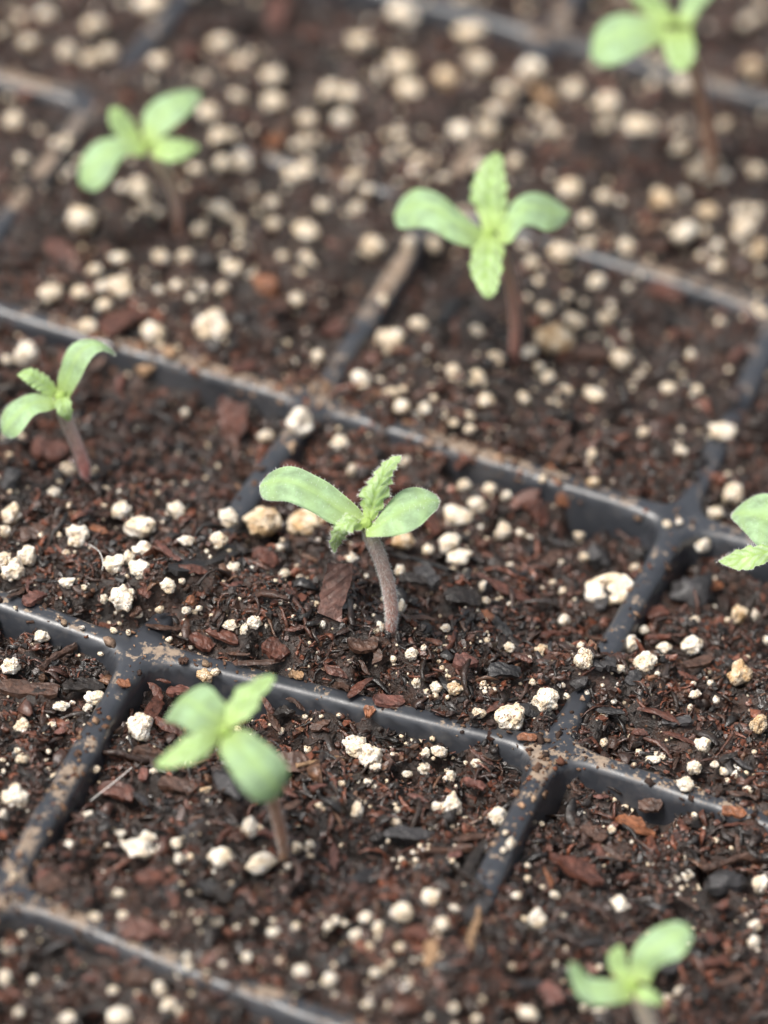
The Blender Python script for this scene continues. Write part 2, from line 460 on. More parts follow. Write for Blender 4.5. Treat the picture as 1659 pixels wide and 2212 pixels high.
# ------------------------------------------------------------------ soil sheet
def build_soil():
    gx = np.arange(-100, 110, 0.38)
    gy = np.concatenate([np.arange(-40, 85, 0.38), np.arange(85, 230, 0.7)])
    X, Y = np.meshgrid(gx, gy)
    Z = soil_z(X, Y)
    keep = in_poly(X, Y)
    V = np.stack([X, Y, Z], -1).reshape(-1, 3)
    ny, nx = X.shape
    idx = np.arange(ny * nx).reshape(ny, nx)
    q = np.stack([idx[:-1, :-1], idx[:-1, 1:], idx[1:, 1:], idx[1:, :-1]], -1).reshape(-1, 4)
    kf = keep.reshape(-1)[q].all(1)
    q = q[kf]
    us = np.unique(q); mp = np.full(len(V), -1); mp[us] = np.arange(len(us))
    V = V[us]; q = mp[q]
    t = noise2(V[:, 0] / 2.3, V[:, 1] / 2.3, 21) * .5 + .5; t2 = noise2(V[:, 0] / .7, V[:, 1] / .7, 22) * .5 + .5
    c = np.array([.013, .009, .0065]) + (t * t2)[:, None] * np.array([.075, .030, .017])
    o = put('soil', V, q, MAT_SOIL, np.array([20, 60, 0.]), colors=c, kind='structure')
    o['label'] = 'dark wet peat soil filling the cells of the tray'
build_soil()

def build_tray():
    root = bpy.data.objects.new('seed_tray', None); COL.objects.link(root)
    org = np.array([20, 60, -4.0]); root.location = Vector(org * S); root.empty_display_size = 0.01
    root['label'] = 'black plastic cell tray with rounded ribs dividing the soil into squares'; root['category'] = 'seed tray'
    g = 0.27
    gx = np.arange(-100, 110, g); gy = np.arange(-40, 225, g)
    X, Y = np.meshgrid(gx, gy)
    d, best, dm = lattice_d(X, Y)
    keep = (dm < 3.4) & in_poly(X, Y)
    ny, nx = X.shape
    idx = np.arange(ny * nx).reshape(ny, nx)
    q = np.stack([idx[:-1, :-1], idx[:-1, 1:], idx[1:, 1:], idx[1:, :-1]], -1).reshape(-1, 4)
    q = q[keep.reshape(-1)[q].all(1)]
    us = np.unique(q); mp = np.full(ny * nx, -1); mp[us] = np.arange(len(us)); q = mp[q]
    x = X.reshape(-1)[us]; y = Y.reshape(-1)[us]
    z, bs = tray_z(x, y)
    e = 0.05
    zx = (tray_z(x + e, y)[0] - tray_z(x - e, y)[0]) / (2 * e); zy = (tray_z(x, y + e)[0] - tray_z(x, y - e)[0]) / (2 * e)
    N = np.stack([-zx, -zy, np.ones_like(zx)], -1); N /= np.linalg.norm(N, axis=1)[:, None]
    V = np.stack([x, y, z], -1)
    dirt = dirt_amount(x, y)
    col = np.stack([dirt, dirt, dirt], -1)
    # crossings are parts of their own
    part = bs.copy()
    keys = list(NODES)
    for i, kx in enumerate(keys):
        part[np.hypot(x - NODES[kx][0], y - NODES[kx][1]) < 5.0] = 1000 + i
    pf = part[q[:, 0]]
    for pid in np.unique(pf):
        f = q[pf == pid]
        if len(f) < 30: continue
        u2 = np.unique(f); m2 = np.full(len(V), -1); m2[u2] = np.arange(len(u2))
        nm = 'rib_crossing' if pid >= 1000 else 'divider_rib'
        o = put(nm, V[u2], m2[f], MAT_TRAY, org, root, colors=col[u2], normals=N[u2])
        cu, cv, _ = to_px(V[u2].mean(0))
    return root
build_tray()

# ------------------------------------------------------------------ labels by landmark
MARKS = [("the central seedling's stem", 845, 1290), ("the front-left seedling's stem", 612, 1800), ("the left-edge seedling's stem", 175, 990), ("the upper-left seedling's stem", 378, 460),
         ("the upper-middle seedling's stem", 1103, 700), ("the top-right seedling", 1490, 230), ("the bottom-right seedling", 1380, 2140), ("the right-edge seedling", 1640, 1150),
         ("the big four-way rib crossing", 1195, 1605), ("the soil-covered crossing left of centre", 305, 1392), ("the lower-left rib corner", 10, 1920), ("the rib crossing above centre", 682, 865),
         ("the right-hand rib crossing", 1473, 1118), ("the buried crossing at upper centre", 945, 437), ("the upper-left rib crossing", 205, 212), ("the photo's top edge", 760, 30),
         ("the top left corner", 60, 40), ("the bottom edge's middle", 1010, 2180), ("the bottom right corner", 1620, 2170), ("the bottom left corner", 40, 2170), ("the left edge's middle", 20, 1210),
         ("the right edge, mid height", 1640, 1480), ("the right edge, upper part", 1640, 450), ("the shiny rib below centre", 830, 1525), ("the sloping rib right of centre", 1370, 1300),
         ("the sloping rib above centre", 830, 640), ("the lower-left sloping rib", 180, 1660), ("the lower-right shiny rib", 1450, 1725), ("the lower-centre sloping rib", 1090, 1850),
         ("the bottom-left rib", 300, 2030), ("the pale hollow ring grain", 1318, 1273), ("the black bark sliver", 470, 1212), ("the front-left seedling's leaves", 480, 1580),
         ("the central seedling's left leaf", 640, 1060), ("the far left rib", 100, 380), ("the rib left of centre, upper", 350, 770), ("the top edge, right of middle", 1180, 80)]
ORD = ['nearest', 'second nearest', 'third nearest', 'fourth nearest', 'fifth nearest', 'sixth nearest', 'seventh nearest', 'eighth nearest', 'ninth nearest', 'tenth nearest']
def place_labels(items, fmt):
    """items: (u, v, adjective phrase) -> labels that single each out by look, landmark, side and order"""
    buckets = {}
    for i, (u, v, adj) in enumerate(items):
        k = min(range(len(MARKS)), key=lambda j: (MARKS[j][1] - u) ** 2 + (MARKS[j][2] - v) ** 2)
        du, dv = u - MARKS[k][1], v - MARKS[k][2]
        side = ('right of' if du > 0 else 'left of') if abs(du) > abs(dv) else ('below' if dv > 0 else 'above')
        buckets.setdefault((k, side, adj), []).append((math.hypot(du, dv), i))
    out = {}
    for (k, side, _a), lst in buckets.items():
        lst.sort()
        for r, (_, i) in enumerate(lst):
            nth = '' if len(lst) == 1 else ', ' + ORD[min(r, 9)]
            out[i] = fmt.format(items[i][2]) + nth + ' ' + side + ' ' + MARKS[k][0]
    return [out[i] for i in range(len(items))]

# ------------------------------------------------------------------ perlite
ZOOM = {1: (0, 0), 2: (829.5, 0), 3: (0, 663.6), 4: (829.5, 663.6), 5: (0, 1194.5), 6: (829.5, 1194.5), 7: (0, 1614.5), 8: (829.5, 1614.5)}
PERL = {
1: "125,185,110,100 290,225,105,110 390,260,120,100 470,235,120,110 680,280,130,110 410,110,150,110 200,60,120,90 60,530,120,120 290,600,70,70 960,190,130,120 1040,270,120,100 1180,330,130,110 1560,185,150,140 1640,330,60,140 1430,390,130,120 1510,410,120,120 1180,440,130,110 1480,520,130,110 1030,420,110,100 1330,520,110,100 905,490,130,120 950,585,130,100 960,705,90,100 1050,700,110,110 600,795,110,95 850,730,100,80 355,950,150,150 690,920,60,60 650,10,190,110 1040,965,80,80 1175,880,100,90 1110,920,60,60 1180,970,90,80 1320,995,140,100 860,990,90,70 1040,1070,120,80 1000,1160,110,90 700,1110,100,80 800,1110,90,80 515,1120,120,80 410,1170,90,80 515,1235,140,90 440,1240,80,70 350,1265,100,90 220,1270,130,90 450,1320,90,80 380,1410,100,80 765,1235,80,70 690,1255,70,60 960,1245,90,80 830,1290,70,60 1605,1065,140,120 1310,740,120,90 950,900,110,80 100,690,90,90 1400,890,100,80 880,1240,60,60 640,890,80,70 1540,900,90,80 1320,1110,80,70,d 1280,1290,80,80",
2: "80,60,170,130 380,140,180,140 70,290,150,150 110,390,150,120 270,340,140,120,t 410,270,150,120 530,390,120,100 640,300,150,130 330,570,130,120 820,395,130,110 970,450,150,130 1110,545,170,110 1290,370,120,110 1350,745,120,120 1470,760,90,80 800,820,130,110,d 1210,870,150,150,t 1300,1000,150,110 1555,985,150,130 1400,915,120,90,t 1610,740,100,110 570,700,90,100 870,945,100,80 1050,1065,100,90 890,1055,90,80 765,1090,130,100 640,1140,90,90 920,1215,100,90 1440,1150,90,80,d 1620,1080,80,150,t 215,1055,95,95 110,1050,90,90 1290,630,120,110,d 1470,540,90,80,d 1590,290,130,110,t 1640,500,60,100 810,1375,80,70 480,480,110,100 450,560,100,90 1390,1000,70,70 600,1060,70,60",
3: "115,205,120,140 30,230,70,60 665,110,130,100 915,85,170,160 1295,490,140,150,n 1150,555,90,65 1560,315,110,100 1465,585,100,80 1375,215,80,80 430,15,90,60 1645,130,60,100 295,705,90,90 415,715,50,80 260,760,50,50 235,800,70,60 450,860,40,40 305,860,40,50 525,880,95,85 760,880,95,85 50,890,100,100,d 20,970,60,60,d 255,985,40,35 335,990,110,100,l 605,960,150,120,l 555,1080,70,70 620,1045,110,70 600,1130,110,90 495,1115,100,85 118,1075,90,110 60,1130,110,110 15,1100,60,110 290,1190,80,40 805,1010,90,50 940,1010,95,80,d 985,910,100,85 1130,930,180,150,t 1330,930,190,110,t 1010,1125,70,60 1210,1035,50,45 1220,1008,36,30 1515,1095,80,85 1230,1150,60,50 1295,1165,35,35 450,1260,40,50 525,1260,110,130,n 725,1205,75,70 785,1185,40,40 805,1310,45,50 860,1300,30,30 690,1305,35,35 600,1330,30,40 1000,1375,80,55 1100,1365,75,80 1060,1395,50,60 1520,705,50,90 1645,1380,40,60 1625,1400,40,30 180,1420,80,60 355,1385,25,20 490,1395,35,30 555,1408,30,30 48,1180,25,25 65,1300,20,20 785,1415,30,30 730,1440,40,30 40,640,30,40 680,760,50,40 545,790,40,30 800,460,60,50,d",
4: "150,75,100,80 40,150,120,130 405,100,80,70 480,215,110,70 625,195,90,80 740,140,190,140,t 1020,225,110,100 845,65,70,80 300,275,80,80 400,305,100,100 440,400,85,85 325,395,60,50 205,345,50,40 215,395,50,60 175,435,70,60 40,370,80,60 75,430,90,80 300,500,60,50 370,470,60,55 370,525,70,50 710,300,80,70 780,360,90,70 670,260,60,50 605,390,75,70 910,385,130,85 1230,355,90,70,d 1075,355,30,30 1460,540,140,80 1120,540,70,60,d 1285,620,70,60,d 900,640,60,80,d 90,665,70,60 345,770,80,65 455,785,75,65 530,815,60,60 405,855,100,80 315,905,140,110,l 515,965,85,90 590,970,50,45 845,985,60,50,d 285,1020,110,90 190,1050,55,45 330,1080,130,60,l 85,1010,110,90,t 70,1140,55,70 865,1080,60,55 1085,1130,55,60 1510,805,100,120,d 1435,890,85,70 1380,1030,90,90 1225,935,50,40,t 1275,930,50,40,t 905,755,70,60,t 685,745,50,40 425,1205,40,70 440,1270,50,50,d 550,1285,40,40 780,1350,60,70 775,1225,50,60,d 1530,1335,80,100,t 1605,1330,50,70 1345,1350,40,50 1485,1355,50,40 1125,1395,60,50 75,1290,50,60 265,1385,50,40 25,1290,30,40,t",
6: "450,385,50,35 540,408,60,45 850,400,45,40 1065,390,95,90 1330,400,105,85 1210,410,75,50 1655,375,30,60 865,460,95,110,d 690,420,90,50,t 1020,500,50,40 1130,475,115,85 1540,515,125,115,t 120,440,65,75 40,460,30,40 140,560,45,65 225,580,60,50 305,588,75,55,y 275,622,25,25 185,600,40,30 435,600,25,25 430,565,40,30 640,555,50,25 625,460,35,35 700,635,120,115 545,720,140,130,d 410,690,70,50,d 1345,610,60,50 1325,665,30,30 1435,635,50,35 945,698,40,35 995,640,30,30 1620,740,80,130,t 1375,830,80,80 950,820,45,40 1100,865,45,40 1170,885,95,50 1340,930,75,80 1430,915,45,45 1468,942,40,45 1300,1000,90,60 1080,915,25,25 180,865,45,50 238,857,80,60 172,932,60,65 400,908,55,40 100,955,50,40 288,962,50,60 293,1085,100,115 228,1098,50,60 490,1140,90,100 218,1183,40,25 50,1165,40,50 210,800,25,25 680,1172,30,35",
8: "525,370,35,35 550,415,55,80 515,445,35,35 865,285,16,16 860,415,25,25 985,355,45,45,d 620,512,30,35 190,513,40,40 125,455,35,30 620,570,50,30,t 685,605,40,25 738,637,55,45 200,655,95,110,l 80,715,110,110 300,700,65,60 255,770,90,90,d 660,740,90,95 870,787,45,50 1005,685,130,85 1250,575,70,50,l 1310,555,70,55,l 1625,595,80,100 1605,770,75,80 1600,840,70,75 1190,615,40,30,t 30,935,55,45 70,865,55,55,d 90,955,35,35 130,920,30,40 555,945,40,40 930,950,45,40 300,1125,60,60 80,1040,60,50 20,1110,40,60 625,1150,110,70 400,1170,60,50 1275,1050,60,60 1225,1085,60,50 930,1145,80,50",
5: "405,630,90,60 380,670,45,45 265,663,80,45 95,750,85,70,d 80,850,50,35 100,890,70,50,d 45,490,90,80 435,437,30,25 610,755,125,120,l 553,800,20,20 885,530,80,60,t 930,517,35,40 415,935,40,45 210,860,30,25 65,1055,130,120,l 15,1135,50,80 375,1135,45,50 890,1035,75,55,t 1035,1055,20,20 1545,1110,60,90 1625,1020,45,45 1530,830,120,90,l 1600,880,110,120,l 1500,820,60,50 1625,930,60,50",
7: "1078,345,85,110 510,375,80,45 640,390,90,70 600,440,170,100,l 690,440,50,70 765,415,75,80 775,480,60,70 955,480,135,110,l 1130,495,155,95 1285,430,60,40 1340,420,50,55 1245,515,40,40 300,420,50,50 60,555,40,40 520,630,70,50,d 820,635,45,40 855,750,40,35 930,752,75,50 530,725,65,50 410,730,70,45,d 1185,800,80,60 1180,750,40,30 1280,775,60,45 1420,775,60,60 1450,750,60,60 1490,760,40,50 1540,810,80,60 1580,735,75,65 1635,780,70,80 1600,860,60,40 810,905,60,55 1065,905,65,55 815,945,60,40 765,995,50,40 1210,925,60,50 1300,965,85,80 1425,1000,85,85 1445,1070,45,40 1620,975,60,70 40,865,85,90 20,1000,70,100 145,1010,60,70 80,1145,60,60 290,1165,100,60 515,1160,125,90 690,1040,80,80 730,1110,90,80 490,1050,70,50 170,1100,40,40 1590,1110,80,60",
}
def ico(sub):
    import bmesh
    bm = bmesh.new(); bmesh.ops.create_icosphere(bm, subdivisions=sub, radius=1.0)
    v = np.array([x.co[:] for x in bm.verts]); f = np.array([[x.index for x in q.verts] for q in bm.faces]); bm.free()
    return v / np.linalg.norm(v, axis=1)[:, None], f
ICO = {k: ico(k) for k in (1, 2, 3, 4)}
def grain_shape(seed, sub, lobes, pit=0):
    rg = np.random.default_rng(seed)
    d, f = ICO[sub]
    r = np.full(len(d), 0.72 if lobes < 3 else 0.5)
    for i in range(lobes):
        c = rg.normal(size=3); c *= rg.uniform(.25, .55) / np.linalg.norm(c); ro = rg.uniform(.5, .7)
        b_ = d @ c; q = b_ + np.sqrt(np.maximum(b_ * b_ - c @ c + ro * ro, 0.0))
        r = np.log(np.exp(9 * r) + np.exp(9 * q)) / 9
    # a few flat broken faces
    for i in range(7):
        nrm = rg.normal(size=3); nrm /= np.linalg.norm(nrm); lim = rg.uniform(.66, .9) * r.max()
        dn = d @ nrm
        r = np.where(dn > 0.05, np.minimum(r, lim / np.maximum(dn, .05) * 0.75 + 0.25 * r), r)
    r *= 1 + .26 * noise3(d * 2.1 + seed, seed) + .14 * noise3(d * 4.7 + seed, seed + 1) + (.07 * noise3(d * 10 + seed, seed + 2) if sub > 2 else 0)
    for i in range(7 if sub > 2 else 0):
        nrm = rg.normal(size=3); nrm /= np.linalg.norm(nrm)
        r -= rg.uniform(.08, .26) * np.exp(-(np.arccos(np.clip(d @ nrm, -1, 1)) / rg.uniform(.10, .24)) ** 2)
    if pit:
        nrm = np.array([0.25, -0.75, 0.6]); nrm /= np.linalg.norm(nrm)
        r -= .55 * np.exp(-(np.arccos(np.clip(d @ nrm, -1, 1)) / .42) ** 2)
    v = d * r[:, None]
    lo, hi = v.min(0), v.max(0)
    return (v - (lo + hi) / 2) / ((hi - lo) / 2), f
def grain_mesh(nm, mat, *a):
    v, f = grain_shape(*a)
    return mesh_np(nm, v / S, f, mat)          # stored at unit size, scaled per object
G = {}
for mk, mt in (('', MAT_PERL), ('d', MAT_PERLD), ('t', MAT_PERLT)):
    G[mk, 'fine'] = [grain_mesh('perlite_grain', mt, 40 + i, 4, 1 + i % 3) for i in range(12)]
    G[mk, 'soft'] = [grain_mesh('perlite_grain', mt, 80 + i, 3, 1 + i % 3) for i in range(9)]
G['l', 'fine'] = [grain_mesh('perlite_grain', MAT_PERL, 120 + i, 4, 5) for i in range(4)]
G['l', 'soft'] = [grain_mesh('perlite_grain', MAT_PERL, 140 + i, 3, 5) for i in range(2)]
G['n', 'fine'] = [grain_mesh('perlite_grain', MAT_PERL, 160, 4, 2, 1)]
G['n', 'soft'] = [grain_mesh('perlite_grain', MAT_PERL, 161, 3, 2, 1)]
for kq in ('fine', 'soft'): G['y', kq] = G['t', kq]

grains = []
for z, txt in PERL.items():
    for tok in txt.split():
        p = tok.split(','); x, y, pw, ph = map(float, p[:4])
        grains.append([x * .5 + ZOOM[z][0], y * .5 + ZOOM[z][1], pw * .5, ph * .5, p[4] if len(p) > 4 else ''])
# the zoomed views overlap: drop doubles
clean = []
for g_ in grains:
    if all(math.hypot(g_[0] - c[0], g_[1] - c[1]) > 0.42 * max(g_[2], c[2]) or g_[4] == 'l' for c in clean): clean.append(g_)
grains = clean
gu = np.array([g_[0] for g_ in grains]); gv = np.array([g_[1] for g_ in grains])
dep = to_px(on_surf(gu, gv))[2]
bl = blur_px(dep)
for i, g_ in enumerate(grains):
    for k in (2, 3): g_[k] = max(g_[k] - 0.33 * bl[i], 0.58 * g_[k])
rad = np.array([[g_[2], g_[3]] for g_ in grains]) * 0.5 * dep[:, None] / F        # mm
GP = np.array([on_surf(u, v, 0.45 * r + 0.15)[0] for (u, v), r in zip(zip(gu, gv), rad[:, 1])])
for i, g_ in enumerate(grains):                  # the farther grains are duller: many lie soiled and half sunk
    if g_[4] == '' and dep[i] > 418 and random.random() < .72: g_[4] = 'd'
order = sorted(range(len(grains)), key=lambda i: -grains[i][2] * grains[i][3])
single = order[:299]; rest = order[299:]
TINT = {'': 'white', 'd': 'dirt-stained', 't': 'tan', 'l': 'lumpy white', 'n': 'notched white', 'y': 'yellowish'}
desc = []
for i in single:
    g_ = grains[i]; a = g_[2] / g_[3]; s_ = rad[i].mean()
    size = 'large' if s_ > 1.0 else ('small' if s_ < 0.6 else 'mid-sized')
    shp = 'elongated ' if a > 1.45 else ('upright ' if a < .75 else '')
    desc.append((g_[0], g_[1], f'{size} {shp}{TINT[g_[4]]} perlite grain'))
labs = place_labels(desc, '{}')
YAW = math.atan2(right[1], right[0])
first = True
for n_, (i, lab) in enumerate(zip(single, labs)):
    g_ = grains[i]
    q = 'fine' if (bl[i] < 13 and g_[2] > 16) else 'soft'
    me = random.choice(G[g_[4], q])
    o = obj('perlite_grain', me, None, GP[i], label=lab, cat='perlite grain', group='perlite grains scattered over the soil')
    hw, hh = rad[i]
    o.scale = (hw * S, (hw * .45 + hh * .55) * S, hh * S)
    o.rotation_euler = (random.uniform(-.25, .25), random.uniform(-.25, .25), YAW + random.choice((0, math.pi)) + random.uniform(-.3, .3))

# smaller grains: past counting, one mass
def specks(pts, sizes, seed):
    rg = np.random.default_rng(seed)
    sh = [grain_shape(200 + k, 1, 1) for k in range(8)]
    Vs, Fs, o = [], [], 0
    for p, s_ in zip(pts, sizes):
        v, f = sh[rg.integers(8)]
        a = rg.uniform(0, 6.28); c, s = math.cos(a), math.sin(a)
        v = v * (s_ * rg.uniform(.75, 1.25, 3))
        v = np.stack([v[:, 0] * c - v[:, 1] * s, v[:, 0] * s + v[:, 1] * c, v[:, 2]], -1) + p
        Vs.append(v); Fs.append(f + o); o += len(v)
    return np.concatenate(Vs), np.concatenate(Fs)
npt = 3200
xs = rng.uniform(CORN[:, 0].min(), CORN[:, 0].max(), npt * 4); ys = rng.uniform(CORN[:, 1].min(), CORN[:, 1].max(), npt * 4)
k_ = in_poly(xs, ys); xs, ys = xs[k_][:npt], ys[k_][:npt]
near = noise2(xs / 9, ys / 9, 31) > -0.25
xs, ys = xs[near], ys[near]
td = look(TRAY_G, xs, ys); sz = soil_z(xs, ys)
ok = sz > td - .3
xs, ys, sz = xs[ok], ys[ok], sz[ok]
siz = np.clip(rng.lognormal(-1.75, .5, len(xs)), .07, .45)
P1 = np.stack([xs, ys, sz + siz * .4], -1)
P2 = GP[rest]; s2 = rad[rest].mean(1)
ci = rng.integers(len(GP), size=1500)
cx = GP[ci, 0] + rng.normal(0, 2.6, 1500); cy = GP[ci, 1] + rng.normal(0, 2.6, 1500)
cz = soil_z(cx, cy); kc = cz > look(TRAY_G, cx, cy) - .2
csz = np.clip(rng.lognormal(-1.9, .5, 1500), .06, .3)
P1 = np.concatenate([P1, np.stack([cx, cy, cz + csz * .6], -1)[kc]]); siz = np.concatenate([siz, csz[kc]])
V_, F_ = specks(np.concatenate([P1, P2]), np.concatenate([siz, s2]), 3)
# half-buried soiled grains crowding the farther cells, too blurred to pick apart
xf = rng.uniform(CORN[:, 0].min(), CORN[:, 0].max(), 4000); yf = rng.uniform(100, CORN[:, 1].max(), 4000)
kf = in_poly(xf, yf) & (noise2(xf / 10, yf / 10, 41) > -.05) & (rng.uniform(size=4000) < np.clip((yf - 70) / 60, .12, 1))
xf, yf = xf[kf][:480], yf[kf][:480]
zf = surf(xf, yf)
sf = np.clip(rng.lognormal(-.85, .35, len(xf)), .22, .85)
V2_, F2_ = specks(np.stack([xf, yf, zf + sf * .2], -1), sf, 5)
F_ = np.concatenate([F_, F2_ + len(V_)]); V_ = np.concatenate([V_, V2_])
put('perlite_specks', V_, F_, MAT_PERLS, np.array([20, 60, 0.]), kind='stuff', label='tiny white perlite specks sprinkled through the dark soil')

OCC = np.zeros_like(SURF_G, bool)               # ground taken by single pieces: no loose shreds on top of them
def occupy(p, r):
    j0 = int((p[0] - r - GX0) / GS); j1 = int((p[0] + r - GX0) / GS) + 2; i0 = int((p[1] - r - GY0) / GS); i1 = int((p[1] + r - GY0) / GS) + 2
    if i0 < 0 or j0 < 0: return
    sub = (_X[i0:i1, j0:j1] - p[0]) ** 2 + (_Y[i0:i1, j0:j1] - p[1]) ** 2 < r * r
    OCC[i0:i1, j0:j1] |= sub
tocam = -np.array([fwd[0], fwd[1]]) / np.hypot(fwd[0], fwd[1])
# the hollow ring grain by the rib
def ring_grain():
    u, v = 975 * .5 + 829.5, 1220 * .5 + 663.6
    nu, nv = 40, 18
    a = np.linspace(0, 2 * np.pi, nu, endpoint=False); b_ = np.linspace(0, 2 * np.pi, nv, endpoint=False)
    A, B = np.meshgrid(a, b_, indexing='ij')
    rr = .30 + .09 * np.sin(A * 2 + 1) + .03 * np.sin(A * 3)
    X = (.62 + rr * np.cos(B)) * np.cos(A); Y = (.62 + rr * np.cos(B)) * np.sin(A); Z = rr * np.sin(B)
    V = np.stack([X, Y, Z], -1).reshape(-1, 3)
    V *= (1 + .16 * noise3(V * 2.0 + 5, 3) + .10 * noise3(V * 5, 4) + .05 * noise3(V * 10, 6))[:, None]
    id_ = np.arange(nu * nv).reshape(nu, nv)
    f = np.stack([id_, np.roll(id_, -1, 0), np.roll(np.roll(id_, -1, 0), -1, 1), np.roll(id_, -1, 1)], -1).reshape(-1, 4)
    vi, fi = grain_shape(333, 3, 3)
    fi = np.concatenate([fi]) + len(V); V = np.concatenate([V, vi * np.array([.42, .5, .3]) + np.array([.28, .1, -.12])])
    me = mesh_np('perlite_ring', V / S, [f, fi], MAT_PERL)
    p = on_surf(u, v, 1.1)[0]; occupy(p[:2] + tocam * .8, 2.6)
    o = obj('perlite_grain', me, None, p, label='pale hollow ring-shaped perlite grain lying against the sloping rib right of centre', cat='perlite grain', group='perlite grains scattered over the soil')
    r = 46 * dep.mean() / F
    o.scale = (2.25 * S, 1.95 * S, 1.8 * S); o.rotation_euler = (math.radians(38), math.radians(-8), YAW - .1)
ring_grain()

for i in single:
    r = rad[i].mean()
    occupy(GP[i][:2], r * .9)
    if r > .5: occupy(GP[i][:2] + tocam * r * .55, r * .7)
# ------------------------------------------------------------------ bark: chips one by one
RED = (.105, .038, .024); BRN = (.085, .043, .028); DRK = (.022, .016, .013); BLK = (.016, .015, .0155); GRY = (.045, .042, .043); TAN = (.36, .22, .12); ORG = (.26, .10, .045); PNK = (.15, .062, .047)
CNAME = {RED: 'reddish-brown', BRN: 'brown', DRK: 'dark brown', BLK: 'black', GRY: 'dark grey', TAN: 'tan', ORG: 'orange-brown', PNK: 'pinkish-red'}
